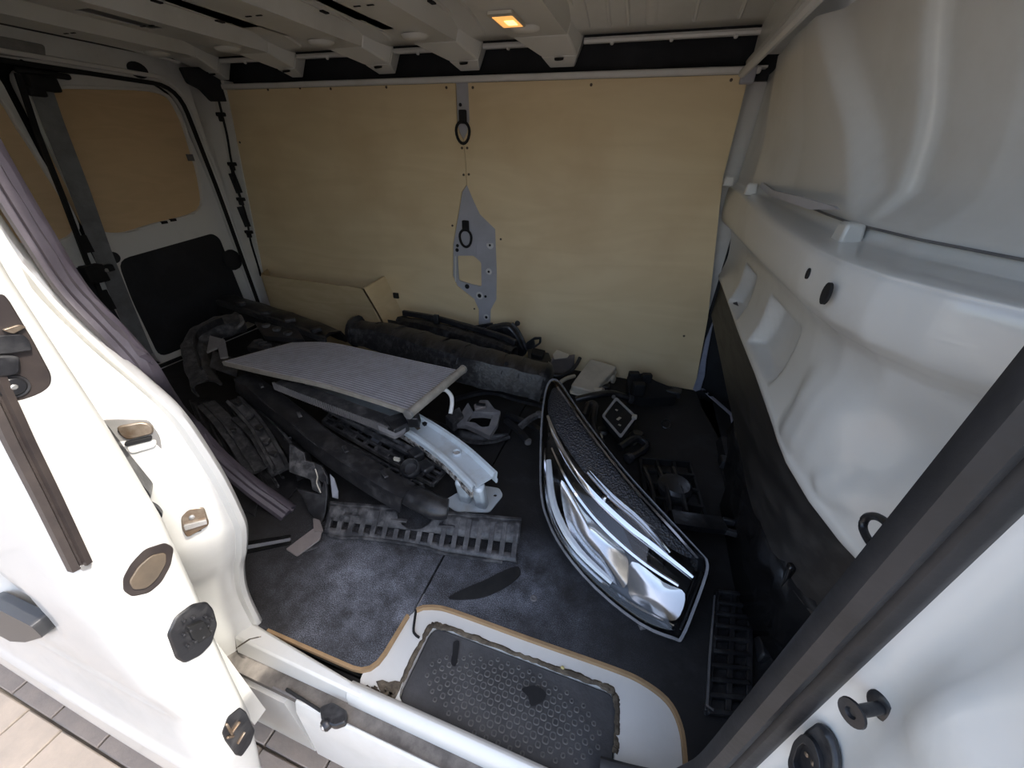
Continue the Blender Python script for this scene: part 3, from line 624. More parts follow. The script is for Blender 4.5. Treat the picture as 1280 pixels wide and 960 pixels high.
# wiring on the pillar
wi = empty('wiring_loom', at(292, 240, y=1.80), 'thin black cable with clips running down the rear corner pillar', 'cable')
pth = [at(a, b, y=1.81) for a, b in ((273, 124), (278, 145), (284, 170), (288, 195), (292, 215), (296, 235), (303, 255), (309, 275), (313, 300), (322, 330), (326, 345))]
mb().tube(smooth_path(pth, 4), .0055, 7).build('cable', DARK, wi)
mb().tube(smooth_path([at(a, b, y=1.805) for a, b in ((289, 205), (291, 222), (298, 238), (303, 252))], 4), .004, 6).build('cable', DARK, wi)
for a, b in ((276, 143), (290, 205), (301, 249), (311, 290)):
    q = mb(); p = at(a, b, y=1.80); q.box(p, (.05, .02, .018)); q.box(p+Vector((.0, -.004, -.016)), (.024, .018, .03)); q.build('cable_clip', DARK, wi, bevel=.004)
for a, b, h in ((294.5, 229, .10), (305, 271, .11)):
    mb().box(at(a, b, y=1.822), (.045, .006, h), Matrix.Rotation(R_(-8), 3, 'Y')).build('pillar_slot', CARPET, wr)
mb().box(at(274, 247, y=1.79), (.04, .02, .03)).build('pillar_catch', GREYP, wr, bevel=.005)
random.seed(5)
for k in range(12):
    t = random.random(); p = at(268+40*t+random.uniform(-6, 8), 150+150*t, y=1.79+.01*random.random())
# ================================================================== near body side (rear quarter), header over the side door
wn = empty('wall_near', (-1.5, .25, 0), 'near body side of the van around the side door opening', 'body side', kind='structure')
mb().box((-1.58, .255, .55), (1.60, .07, 1.75)).build('rear_quarter', WGREY, wn)
mb().box((-.30, .385, 1.375), (1.7, .07, .13)).build('door_header', WHITE, wn, bevel=.01)
mb().box((1.2, .27, .6), (1.70, .10, 1.7)).build('front_side', WHITE, wn)
mb().box((-1.5, .25, -.25), (1.8, .09, .3)).build('rear_skirt', WHITE, wn)
mb().box((-1.3, 1.0, -.38), (2.5, 1.3, .2)).build('underbody', DARK, wn)
# C pillar of the side door
pc = empty('trim_2', (-.66, .28, .2), 'sunlit white rear pillar of the side door opening with striker and catch', 'door pillar', kind='structure')
fpx = [(0, 292), (40, 342), (75, 384), (130, 438), (180, 481), (220, 518), (250, 560), (276, 602), (295, 640), (303, 662), (303, 690), (300, 712), (306, 745), (326, 786)]
F = [at(a, b, y=.292) for a, b in fpx]
F = [Vector((-.88, .30, 1.31)), Vector((-.83, .297, 1.10))] + F
F = smooth_path(F, 5)
F = [p if p.z > -.008 else Vector((p.x, p.y, -.008)) for p in F]
def crow(p):
    w = ss(-.02, .35, p.z)
    return [p+Vector(v) for v in ((-.22, .05, 0), (-.06, .020, 0), (-.012, .012, 0), (-.002, .008, 0), (.001, .003, 0), (.0, -.002, 0), (-.010, -.004, 0), (-.0125, -.0055, 0), (-.014, -.014, 0), (-.020, -.022, 0), (-.024, -.034, 0), (-.034, -.050, 0), (-.046, -.068, 0), (-.060, -.084, 0), (-.078, -.096, 0), (-.12, -.100, 0), (-.17, -.102, 0), (-.20, -.104, 0), (-.205, -.106, 0), (-.40, -.11, 0))]
rows = [crow(p) for p in F]
pl = rows[-1]; rows.append([Vector((q.x, q.y, -.30)) for q in pl])
mb().grid(rows).build('pillar_panel', WHITE, pc, smooth=38, solid=.004)
def jam(a, b, off=0):                             # point on the jamb face of the pillar
    best = None; d = CM @ Vector(((a-640)/CF, -(b-480)/CF, -1))
    P0 = None
    for t in [k*.002+.3 for k in range(500)]:
        p = CP+d*t
        if p.z > F[0].z or p.z < F[-1].z: continue
        for u, v in zip(F, F[1:]):
            if u.z >= p.z >= v.z:
                f = u.lerp(v, (u.z-p.z)/max(1e-6, u.z-v.z)); dx = p.x-f.x
                ys = lerp(-dx, [(.014, f.y-.014), (.020, f.y-.022), (.024, f.y-.034), (.034, f.y-.05), (.046, f.y-.068), (.06, f.y-.084), (.078, f.y-.096), (.2, f.y-.104)])
                if p.y >= ys-off: return p
                break
    return at(a, b, y=.245)
JN = Vector((.80, -.58, .12)).normalized()
def jplate(pts, dep, name, mat, parent, r=.006, bev=.002, off=0):
    c = jam(sum(a for a, b in pts)/len(pts), sum(b for a, b in pts)/len(pts))
    q = [onp(a, b, c+JN*(off+.001), JN) for a, b in pts]
    return mb().prism(rounded(q, r, 3), JN*dep).build(name, mat, parent, bevel=bev)
jplate(((125, 524), (150, 523), (186, 524), (200, 545), (205, 575), (175, 585), (150, 590)), .002, 'striker_recess', RECESS_SHADE, pc, off=.001)  # flat plate; its grey stands in for the shade inside the recess
jplate(((146, 531), (178, 525), (192, 529), (193, 540), (160, 548), (150, 541)), .008, 'striker_plate', WEAR, pc, off=.002)
jplate(((158, 556), (196, 548), (196, 556), (164, 566)), .006, 'striker_lip', WHITE, pc, off=.002)
jplate(((148, 534), (180, 527), (181, 530), (149, 538)), .010, 'striker_edge', DARK, pc, off=.002)
jplate(((156, 551), (190, 543), (191, 547), (158, 555)), .009, 'striker_edge', DARK, pc, off=.002)
jplate(((117, 524), (133, 528), (148, 548), (194, 604), (186, 618), (170, 600), (135, 560)), .038, 'rubber_buffer', BLACK, pc, .01, .005)
jplate(((186, 622), (198, 628), (205, 638), (201, 645), (190, 640)), .014, 'rubber_buffer', BLACK, pc, .006, .004)
ct = jplate(((226, 644), (234, 634), (255, 632), (262, 654), (234, 670), (228, 660)), .006, 'catch_plate', WEAR, pc, .006)
jplate(((230, 652), (258, 645), (259, 650), (232, 658)), .012, 'catch_bar', ALU, ct, .001, .001)
jplate(((238, 655), (250, 652), (252, 660), (240, 664)), .008, 'catch_slot', DARK, ct, .001, 0)
q = jam(240, 643)+JN*.006; mb().lathe(q, JN, [(.004, 0), (.004, .003), (.002, .004)], 10).build('catch_screw', ALU, ct)
mb().sweep([jam(a, b)+JN*.002 for a, b in ((284, 819), (300, 806), (312, 798), (325, 795))], [(-.0018, -.001), (.0018, -.001), (.0018, .001), (-.0018, .001)], up=JN).build('panel_joint', DIRT, pc)
# loose seal hanging off the pillar
hs = smooth_path([at(-70, 95, y=.305), at(-30, 170, y=.305), at(0, 222, y=.305), at(48, 300, y=.305), at(92, 366, y=.306), at(150, 427, y=.31), at(196, 480, y=.335), at(232, 524, z=.40), at(270, 570, z=.24), at(312, 607, z=.11), at(352, 636, z=.025), at(360, 642, z=.010)], 6)
sprof = [(-.016, -.010), (-.008, -.014), (.006, -.012), (.014, -.006), (.016, .004), (.008, .010), (.002, .006), (-.004, .011), (-.014, .008), (-.018, 0)]
hsl = empty('door_seal', (-.7, .3, .4), 'dusty purple-grey rubber door seal hanging loose from the rear pillar onto the floor', 'seal')
mb().sweep(hs, sprof, up=(.5, -.7, .5), scale=lambda t: .95+.75*ss(.50, .95, t)).build('seal_tube', LILAC, hsl)
mb().sweep([p+Vector((.012+.008*ss(.5, .9, i/len(hs)), .004, .014)) for i, p in enumerate(hs)], [(-.003, -.004), (.003, -.004), (.003, .004), (-.003, .004)], scale=lambda t: .8+.4*abs(math.sin(t*40))).build('seal_lip', LILAC, hsl)
# ================================================================== B pillar of the side door
pb_ = empty('trim_3', (.29, .25, 0), 'white front pillar of the side door opening at the lower right', 'door pillar', kind='structure')
def bxf(z): return lerp(z, [(-.05, .15), (0, .185), (.06, .222), (.15, .245), (.25, .250), (1.3, .262)])
rows = []
for i in range(66):
    z = 1.31 - i*(1.36/65)
    x = bxf(z)
    r = [(x+.17, .37, z), (x+.03, .335, z), (x+.008, .312, z), (x+.010, .296, z), (x+.034, .288, z), (x+.042, .278, z), (x+.048, .262, z), (x+.048, .245, z), (x+.047, .225, z), (x+.050, .205, z), (x+.056, .185, z), (x+.062, .165, z), (x+.066, .145, z), (x+.070, .125, z), (x+.090, .110, z), (x+.20, .105, z)]
    out = []
    for (a, b, c) in r:
        d = 0
        if .13 < b < .275:
            d += .010*(1-ss(.5, 1, math.hypot((b-.232)/.030, (c-.615)/.065)))*-1
            d += .012*(1-ss(.3, 1, abs(b-.195)/.028))*(1-ss(.6, 1, abs(c-.70)/.09))
            d -= .010*math.exp(-((b-.165)/.014)**2)*ss(.60, .68, c)
        out.append((a+d, b, c))
    rows.append(out)
mb().grid(rows).build('pillar_panel', WHITE, pb_, smooth=70, solid=.004)
sp = smooth_path([(bxf(z)+.008, .303, z) for z in (1.30, 1.1, .9, .7, .5, .36, .25, .17, .10, .05)] + [(.165, .300, .022), (.10, .296, .010)], 5)
bprof = [(-.028, -.004), (-.024, -.014), (-.012, -.020), (-.004, -.017), (.0, -.012), (.004, -.017), (.014, -.019), (.024, -.014), (.030, -.002), (.026, .012), (-.02, .012), (-.027, .006)]
tag(mb().sweep(sp, bprof, up=(0, 1, 0)).build('door_seal', RUBBER), 'thick black rubber door seal along the front pillar at the right', 'seal')
def bjam(a, b):
    d = CM @ Vector(((a-640)/CF, -(b-480)/CF, -1))
    for k in range(600):
        p = CP+d*(.2+k*.0015)
        xs = bxf(p.z)+lerp(p.y, [(.105, .20), (.11, .09), (.125, .07), (.145, .066), (.165, .062), (.185, .056), (.205, .05), (.225, .047), (.245, .048), (.262, .048), (.278, .042), (.288, .034)])
        if p.x >= xs: return p
    return at(a, b, x=.3)
sb = bjam(1103, 884)
stud_d = (at(1063, 901, y=sb.y-.004) - sb); stud_d = Vector((-.86, -.45, .12)).normalized()
stu = empty('guide_stud', sb, 'black flanged guide stud standing out of the front pillar', 'stud')
mb().lathe(sb-stud_d*.004, stud_d, [(.0135, 0), (.014, .004), (.012, .006), (.0055, .007), (.0052, .038)], 24).build('stud_base', BLACK, stu)
mb().lathe(sb-stud_d*.004, stud_d, [(.0052, .032), (.0055, .038), (.0115, .039), (.0125, .0405), (.012, .043), (.005, .0435), (.0035, .040), (.001, .040)], 24).build('stud_head', BLACK, stu)
pg = empty('door_contact', bjam(1020, 945), 'black rubber door contact socket in the front pillar at the bottom edge', 'socket')
q = [bjam(a, b) for a, b in ((1012, 915), (1030, 902), (1046, 916), (1056, 950), (1052, 985), (1010, 985), (1000, 955))]
NB = Vector((-.93, -.3, .1)).normalized()
mb().prism(rounded(q, .01), NB*.010).build('socket_flange', BLACK, pg, bevel=.004)
q2 = [bjam(a, b)+NB*.009 for a, b in ((1008, 928), (1020, 917), (1034, 926), (1044, 955), (1040, 985), (1008, 985), (1000, 955))]
mb().plate(rounded(q2, .008), [rounded([(p-sum(q2, Vector())/len(q2))*.62+sum(q2, Vector())/len(q2) for p in q2], .004)], NB*.008).build('socket_rim', RUBBER, pg, bevel=.002)
for a, b in ((1022, 944), (1030, 955)):
    mb().lathe(bjam(a, b)+NB*.010, NB, [(.003, 0), (.0028, .004), (.001, .005)], 10).build('contact_pin', WEAR, pg)
# ================================================================== sliding door (pushed back)
sdr = empty('door_3', (-1.2, .12, -.2), 'white sliding side door pushed back, leading edge in the sun', 'door', kind='structure')
XE = -.60
zs = [1.30, 1.1, .95, .85, .74, .64, .55, .45, .38, .32, .24, .14, .06, -.02, -.1, -.18, -.24, -.29, -.325]
def yin(z): return lerp(z, [(-.33, .085), (-.25, .098), (-.18, .111), (.0, .148), (.14, .160), (.253, .172), (.335, .183), (.53, .202), (.70, .207), (.89, .206), (1.3, .24)])
def yout(z): return lerp(z, [(-.33, .066), (-.25, .055), (-.12, .062), (-.02, .070), (.10, .086), (.143, .090), (.24, .086), (.32, .090), (.45, .098), (.55, .110), (.64, .122), (.74, .137), (.95, .165), (1.3, .215)])
rows = []
N_ = 90
for i in range(N_+1):
    z = 1.30 - 1.625*i/N_
    yo, yi = yout(z), yin(z)
    r = [(XE-.02, yi+.004, z), (XE-.004, yi, z), (XE, yi-.006, z), (XE+.001, (yi+yo)/2, z), (XE, yo+.008, z), (XE-.003, yo+.002, z), (XE-.010, yo-.001, z), (XE-.03, yo-.004, z)]
    for k in range(1, 46):
        x = XE-.03-k*.026; rr_ = math.hypot((x+.87)/.115, (z-.375)/.10)
        r.append((x, yo-.005+.022*(1-ss(.55, 1.0, rr_))+.008*ss(-.9, -1.8, x)-.010*math.exp(-((z+.06)/.02)**2), z))
    rows.append(r)
mb().grid(rows).build('door_shell', WHITE, sdr, smooth=50, solid=.004)
mb().box((-1.22, .172, .25), (1.15, .03, .75)).build('door_inner', WHITE, sdr)
mb().box((-1.22, .195, .92), (1.15, .02, .6)).build('door_inner', WHITE, sdr)
def dface(a, b, off=0): return at(a, b, x=XE+.001+off)
def dplate(pts, dep, name, mat, parent, r=.004, bev=.002, off=0, sm=True):
    q = [dface(a, b, off) for a, b in pts]
    return mb().prism(rounded(q, r, 4), (dep, 0, 0)).build(name, mat, parent, bevel=bev)
HPL = pm('brown_black_hinge_plate', (.032, .026, .025), (.06, .048, .042), 20, .4, .8, .33, bump=.2)
hp_ = dplate(((-45, 370), (2, 366), (10, 375), (40, 425), (63, 468), (62, 482), (48, 494), (22, 501), (4, 500), (-45, 470)), .004, 'guide_plate', HPL, sdr, .008)
mb().lathe(dface(16, 483, .004), (1, 0, 0), [(.0125, 0), (.0118, .002), (.010, .0015), (.008, .0035), (.002, .004)], 20).build('plate_screw', BLACK, hp_)
mb().lathe(dface(18, 484, .008), (1, 0, 0), [(.003, 0), (.002, .001)], 8).build('screw_head', ALU, hp_)
dplate(((-30, 420), (26, 417), (34, 425), (38, 437), (10, 441), (-30, 444)), .005, 'plate_rib', BLACK, hp_, .003, .001, .004)
dplate(((0, 412), (22, 405), (31, 408), (14, 417)), .004, 'plate_rib', WEAR, hp_, .002, .001, .004)
dplate(((-30, 446), (5, 443), (22, 445), (22, 466), (4, 470), (-30, 470)), .006, 'plate_boss', BLACK, hp_, .004, .002, .004)
q = [dface(a, b, .001) for a, b in ((-26, 440), (-8, 484), (10, 522), (26, 556), (60, 624), (100, 707))]
mb().sweep(smooth_path(q, 5), [(-.0105, -.003), (.0105, -.003), (.0095, .006), (.003, .007), (.001, .0035), (-.001, .0035), (-.003, .008), (-.009, .007)], up=(1, 0, 0)).build('edge_seal', HPL, sdr)
dplate(((96, 706), (110, 702), (111, 708), (100, 712)), .006, 'seal_clip', ALU, sdr, .001, .001)
mb().lathe(dface(185, 657), (1, 0, 0), [(.0055, 0), (.005, .002), (.0025, .003)], 16).build('edge_screw', GREYP, sdr)
ov = dplate(((150, 722), (160, 702), (178, 685), (205, 677), (216, 684), (212, 706), (200, 728), (184, 742), (162, 746), (151, 738)), .004, 'oval_bumper', HPL, sdr, .006, .002)
dplate(((160, 727), (172, 708), (188, 694), (206, 690), (207, 702), (196, 722), (182, 735), (166, 737)), .003, 'bumper_face', pm('sandy_rubber', (.115, .088, .062), (.075, .06, .045), 20, rough=.6), ov, .005, .001, .004)
cp = dplate(((206, 792), (216, 770), (238, 754), (256, 751), (264, 760), (269, 779), (262, 803), (248, 818), (228, 828), (217, 822)), .007, 'contact_plug', BLACK, sdr, .006, .003)
for a, b in ((228, 775), (240, 771), (255, 770), (262, 773), (258, 781), (248, 784), (236, 787), (228, 792), (262, 787), (252, 795), (242, 801), (233, 806)):
    mb().lathe(dface(a, b, .007), (1, 0, 0), [(.0026, 0), (.0025, .006), (.001, .007)], 8).build('contact_pin', BLACK, cp)
dplate(((232, 783), (252, 775), (262, 792), (246, 802), (238, 797)), .006, 'contact_block', DARK, cp, .002, .001, .007)
lp = dplate(((275, 915), (282, 895), (298, 883), (306, 889), (317, 912), (312, 928), (300, 945), (292, 943), (279, 925)), .005, 'latch_plug', BLACK, sdr, .005, .002)
for a, b in (((283, 905), (290, 918)), ((290, 916), (300, 902)), ((297, 930), (306, 915)), ((284, 922), (292, 920))):
    mb().bar(dface(*a, .007), dface(*b, .007), .004, .005, (1, 0, 0)).build('latch_hook', WEAR, lp, bevel=.001)
# outside handle
hn = at(20, 765, y=.085)
hdl = mb().prism(rounded([at(a, b, y=.094) for a, b in ((-60, 728), (8, 740), (62, 766), (75, 780), (50, 789), (10, 790), (-60, 785))], .012), (0, -.022, 0)).build('door_handle', HANDLE, sdr, bevel=.006)
# ================================================================== things in the load bay
def pz(pts): return [at(a, b, z=c) for a, b, c in pts]
def centroid(P): return sum((Vector(p) for p in P), Vector())/len(P)
# plywood wheel-arch box
bxp = empty('plywood_box', (-1.8, 1.75, 0), 'open plywood box boxed in against the far wall behind the black parts', 'box')
yb = 1.66
f = [at(326, 344, y=yb), at(400, 354, y=yb), at(455, 361, y=yb)]
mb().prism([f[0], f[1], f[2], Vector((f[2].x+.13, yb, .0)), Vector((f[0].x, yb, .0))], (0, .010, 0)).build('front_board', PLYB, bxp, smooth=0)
e0, e1 = at(455, 361, y=yb), at(481, 345.5, y=YW-.004)
EB = ply_mat('pale_end_plywood', (.72, .57, .34), (.67, .52, .30), (.56, .42, .23), 2)
mb().prism([e0, e1, at(508, 402, y=YW-.004), Vector((e1.x+.10, YW-.004, 0)), Vector((e0.x+.13, yb, 0)), at(478, 400, y=yb)], (-.012, .0, 0)).build('end_board', EB, bxp, smooth=0)
mb().box(at(495, 369.5, y=1.84), (.03, .012, .03)).build('box_clip', DARK, bxp)
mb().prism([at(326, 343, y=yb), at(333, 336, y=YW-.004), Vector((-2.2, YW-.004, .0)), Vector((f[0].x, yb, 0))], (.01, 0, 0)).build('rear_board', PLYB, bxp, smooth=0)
# ---- condenser
co = empty('radiator_condenser', at(430, 470, z=.27), 'silver finned condenser core lying across the black parts', 'condenser')
nr = smooth_path(pz([(279, 453, .30), (335, 466, .315), (400, 480, .315), (455, 496, .305), (514, 515, .300)]), 8)
fr_ = smooth_path(pz([(366, 429, .285), (412, 429, .30), (462, 439, .305), (520, 452, .300), (576, 464, .295)]), 8)
def cpt(i, t): return nr[i].lerp(fr_[i], t)
FIN = pm('grey_cooling_fins', (.23, .23, .24), (.15, .15, .155), 60, .35, .7, .5, metal=.15, bump=.9, bscale=260)
mb().grid([[cpt(i, t/6) for t in range(7)] for i in range(len(nr))]).build('fin_sheet', FIN, co, solid=.012)
tb = mb(); NT = 24
for k in range(NT):
    t = (k+.5)/NT
    tb.sweep([cpt(i, t)+Vector((0, 0, .002)) for i in range(0, len(nr), 2)], [(-.0032, -.002), (.0032, -.002), (.0030, .0022), (-.0030, .0022)])
o_ = tb.build('cooling_tubes', pm('dusty_tube_metal', (.60, .60, .66), (.44, .43, .46), 25, .4, .75, .4, metal=.3), co, smooth=0); o_['kind'] = 'stuff'
fz = mb()
for i in range(0, len(nr)-1):
    for h in (0, .25, .5, .75):
        a = nr[i].lerp(nr[i+1], h); b = fr_[i].lerp(fr_[i+1], h)
        fz.bar(a+Vector((0, 0, .0022)), b+Vector((0, 0, .0022)), .0024, .0034)
o_ = fz.build('fins', pm('fin_edges', (.30, .30, .32), rough=.45, metal=.3), co, smooth=0); o_['kind'] = 'stuff'
for P, nm, k in ((nr, 'side_rail', 1), (fr_, 'side_rail', .45)):
    mb().sweep(P, [(-.004*k, -.012), (.004*k, -.012), (.004*k, .004*k), (-.004*k, .004*k)]).build(nm, ALUTANK, co, bevel=.001)
a, b = nr[-1]+(nr[-1]-fr_[-1])*.05, fr_[-1]+(fr_[-1]-nr[-1])*.06
tank = mb().tube([a, a.lerp(b, .3), a.lerp(b, .7), b], .0155, 14).build('header_tank', ALUTANK, co)
mb().lathe(a, (a-b), [(.0165, -.006), (.0165, .003), (.012, .0045), (.004, .005)], 16).build('tank_cap', ALU, tank)
mb().lathe(b, (b-a), [(.0165, -.006), (.0165, .003), (.012, .0045)], 16).build('tank_cap', ALU, tank)
a2, b2 = nr[0], fr_[0]
mb().tube([a2, a2.lerp(b2, .5), b2], .005, 8).build('header_tank', ALUTANK, co)
mb().tube(smooth_path(pz([(552, 487, .275), (558, 488, .272), (564, 495, .262), (565, 505, .24), (563, 517, .215)]), 4), .0075, 10).build('pipe_stub', pm('white_pipe', (.74, .73, .70), rough=.35), co)
mb().bar(at(516, 519, z=.285), at(519, 530, z=.24), .035, .03).build('foot_bracket', BLACK, co, bevel=.003)
# ---- crash beam
bm_ = empty('bumper_beam', at(600, 625, z=0), 'blue-white steel bumper beam with chipped rusty edge and foot plate', 'bumper beam')
bp = smooth_path(pz([(385, 478, .185), (440, 500, .185), (500, 522, .180), (560, 560, .170), (606, 602, .160)]), 7)
bpr = [(-.048, -.022), (-.050, .006), (-.046, .014), (-.036, .014), (-.030, -.002), (.030, -.002), (.036, .014), (.046, .014), (.050, .006), (.048, -.022), (.044, -.022), (.046, .004), (.043, .010), (.039, .010), (.033, -.006), (-.033, -.006), (-.039, .010), (-.043, .010), (-.046, .004), (-.044, -.022)]
mb().sweep(bp, bpr).build('beam_channel', BEAMW, bm_, smooth=25)
bd = [(q-p).normalized() for p, q in zip(bp, bp[1:])]; bd.append(bd[-1])
side = [d.cross(Vector((0, 0, 1))).normalized() for d in bd]
sg = 1 if side[10].y < 0 else -1
mb().sweep([p+s*sg*.0475+Vector((0, 0, -.021)) for p, s in zip(bp, side)], [(-.004, -.012), (.004, -.012), (.004, .009), (-.004, .009)]).build('rusty_flange', RUST, bm_)
mb().sweep([p-s*sg*.0475+Vector((0, 0, -.026)) for p, s in zip(bp, side)], [(-.003, -.010), (.003, -.010), (.003, .006), (-.003, .006)]).build('rear_flange', BEAMW, bm_)
c = at(571, 567, z=.168); mb().lathe(c, (0, 0, 1), [(.011, -.006), (.0155, -.002), (.0155, .006), (.013, .008), (.0115, .004), (.0115, -.004)], 20).build('collar', BEAMW, bm_)
mb().lathe(c+Vector((0, 0, .001)), (0, 0, 1), [(.011, -.004), (.0105, .001)], 16).build('collar_bore', RUST, bm_)
mb().box(at(521, 534, z=.178), (.028, .012, .003), Matrix.Rotation(-.5, 3, 'Z')).build('brown_slot', WEAR, bm_)
mb().box(at(531, 530, z=.178), (.013, .013, .012), Matrix.Rotation(-.5, 3, 'Z')).build('bolt_head', DARK, bm_)
pp = rounded(pz([(553, 628, .004), (590, 606, .004), (624, 611, .004), (629, 620, .004), (612, 641, .004), (570, 640, .004)]), .012)
mb().plate(pp, [rounded([p+Vector(v) for p in [at(619, 620, z=.004)] for v in ((-.006, -.006, 0), (.006, -.006, 0), (.006, .006, 0), (-.006, .006, 0))], .005)], (0, 0, .004)).build('foot_plate', BEAMW, bm_)
for a, b in ((577, 588), (597, 595)):
    t0, t1 = at(a, b+12, z=.145), at(a+6, b+36, z=.008); mb().bar(t0, t1, .034, .04, (1, 0, 0)).build('foot_post', BEAMW, bm_, bevel=.010)
# ---- louvre strip
lv = empty('louvre_strip', at(530, 690, z=0), 'broken black plastic louvre strip with a row of square slots lying on the floor', 'grille strip')
def LV(u, v, off=0):
    tl, tr, bl, br = at(414, 628, z=.062), at(652, 649, z=.058), at(404, 666, z=.010), at(646, 704, z=.008)
    p = (tl.lerp(tr, u)).lerp(bl.lerp(br, u), v); n = (tr-tl).cross(bl-tl).normalized()
    if n.z < 0: n = -n
    return p+n*off
def ltop(u): return lerp(u, [(0, .04), (.36, .0), (.372, .28), (.40, .45), (.43, .53), (.46, .55), (.50, .50), (.535, .34), (.57, .0), (1, 0)])
us = [i/80 for i in range(81)]
mb().grid([[LV(u, ltop(u)+(.58-ltop(u))*k/3, .002*math.sin(u*40)) for k in range(4)] for u in us]).build('upper_plate', DUSTY, lv, solid=.006)
mb().grid([[LV(u, .80+lerp(u, [(0, .2), (.1, .22), (.2, .13), (.4, .10), (.55, .13), (.64, .2), (1, .19)])*k/2, 0) for k in range(3)] for u in us]).build('lower_plate', DUSTY, lv, solid=.006)
mb().sweep([LV(0, .03, .004), LV(.2, .02, .004), LV(.355, .02, .004)], [(-.006, -.006), (.006, -.006), (.004, .005), (-.004, .005)]).build('top_lip', DUSTY, lv)
mb().sweep([LV(.57, .03, .004), LV(.8, .02, .004), LV(1, .02, .004)], [(-.006, -.006), (.006, -.006), (.004, .005), (-.004, .005)]).build('top_lip', DUSTY, lv)
mb().sweep(smooth_path([LV(.03, 1.0), LV(.10, 1.02), LV(.20, .93), (LV(.40, .90)), LV(.55, .93), LV(.64, 1.0), LV(.80, 1.0), LV(.93, .99)], 4), [(-.008, -.004), (.008, -.004), (.006, .005), (-.006, .005)]).build('bottom_lip', DUSTY, lv)
mb().sweep(smooth_path([LV(.03, 1.03, .002), LV(.10, 1.05, .002), LV(.20, .96, .002), (LV(.40, .93, .002)), LV(.55, .96, .002), LV(.64, 1.03, .002), LV(.80, 1.03, .002), LV(.93, 1.02, .002)], 4), [(-.0015, -.002), (.0015, -.002), (.0015, .003), (-.0015, .003)]).build('worn_edge', PLATE, lv)
for k in range(17):
    u = .02+.96*k/16
    vt = .12 if not (.36 < u < .58) else .58
    mb().bar(LV(u, vt, .002), LV(u, .90, .002), .015, .012, LV(0, 0, 1)-LV(0, 0)).build('slat', DUSTY, lv, bevel=.001)
for s in range(3): mb().box(LV(.13+.25*s, .34, .006), (.05, .012, .006), Matrix.Rotation(.2, 3, 'Z')).build('moulded_rib', DUSTY, lv, bevel=.002)
# ---- headlight
A, B, C = at(850, 797, z=.03), at(690, 475, z=.33), at(700, 680, z=.07)
HN = (B-A).cross(C-A).normalized()
if HN.z < 0: HN = -HN
hl = empty('headlight', (.05, .85, 0), 'large clear-lensed car headlight propped on the floor beside the step', 'headlight')
def H(a, b, off=0): return onp(a, b, A+HN*off, HN)
opx = [(690, 475), (700, 479), (712, 497), (740, 537), (780, 588), (830, 643), (875, 691), (883, 702), (882, 718), (868, 758), (852, 796), (842, 797), (800, 779), (745, 735), (705, 688), (685, 650), (677, 618), (676, 570), (678, 520), (683, 487)]
HO = smooth_path([H(a, b) for a, b in opx], 3, True)
m = mb(); nH = len(HO)
hc = centroid(HO)
back = []
for p in HO:
    q = hc+(p-hc)*.93; back.append(q-HN*max(.004, min(.13, (q.z-.006)/HN.z)))
m.v += [p-HN*.004 for p in HO]+[p-HN*.022 for p in HO if True][:0]+back
for i in range(nH): j = (i+1) % nH; m.f.append((i, j, nH+j, nH+i))
m.f.append(tuple(range(nH, 2*nH)))
m.build('housing', BLACK, hl)
# dish behind the optics
mb().prism([hc+(p-hc)*.95-HN*.050 if p.z > .09 else hc+(p-hc)*.95-HN*min(.05, max(.003, (p.z-.012)/HN.z)) for p in HO], -HN*.001).build('inner_bezel', GLOSSB, hl, smooth=0)
rings_ = [1.0, .985, .95, .85, .7, .5, .28]
m = mb()
for r in rings_:
    for p in HO: m.v.append(hc+(p-hc)*r+HN*(.030*(1-r**3)+(.004 if r < 1 else -.006)))
m.v.append(hc+HN*.034)
for k in range(len(rings_)-1):
    for i in range(nH): j = (i+1) % nH; m.f.append((k*nH+i, k*nH+j, (k+1)*nH+j, (k+1)*nH+i))
for i in range(nH): m.f.append(((len(rings_)-1)*nH+i, (len(rings_)-1)*nH+(i+1) % nH, len(rings_)*nH))
m.build('lens', LENS, hl, smooth=80)
mb().sweep([hc+(p-hc)*1.004-HN*.004 for p in HO], [(-.005, -.004), (.004, -.004), (.004, .004), (-.003, .005)], up=HN, closed=True).build('lens_rim', pm('smoky_rim', (.10, .10, .105), (.18, .18, .19), 30, rough=.15), hl)
DIMP = pm('dimpled_bezel', (.030, .030, .034), rough=.22)
t = DIMP.node_tree; vo = t.nodes.new('ShaderNodeTexVoronoi'); vo.inputs['Scale'].default_value = 170; tcx = t.nodes.new('ShaderNodeTexCoord'); bu = t.nodes.new('ShaderNodeBump'); bu.inputs['Strength'].default_value = .35; bu.inputs['Distance'].default_value = .006
t.links.new(tcx.outputs['Object'], vo.inputs['Vector']); t.links.new(vo.outputs['Distance'], bu.inputs['Height']); t.links.new(bu.outputs[0], t.nodes['Principled BSDF'].inputs['Normal'])
mb().prism(smooth_path([H(a, b, -.016) for a, b in ((690, 486), (700, 488), (722, 520), (775, 592), (830, 655), (868, 697), (846, 690), (806, 664), (768, 632), (728, 588), (696, 540), (684, 512))], 3, True), -HN*.006).build('dimpled_bezel', DIMP, hl, bevel=.002)
mb().sweep(smooth_path([H(a, b, .004) for a, b in ((697, 484), (740, 545), (790, 607), (840, 662), (872, 698))], 5), [(-.003, -.003), (.003, -.003), (.003, .003), (-.003, .003)], up=HN).build('bezel_edge', pm('clear_edge', (.30, .30, .31), rough=.08, metal=.6), hl)
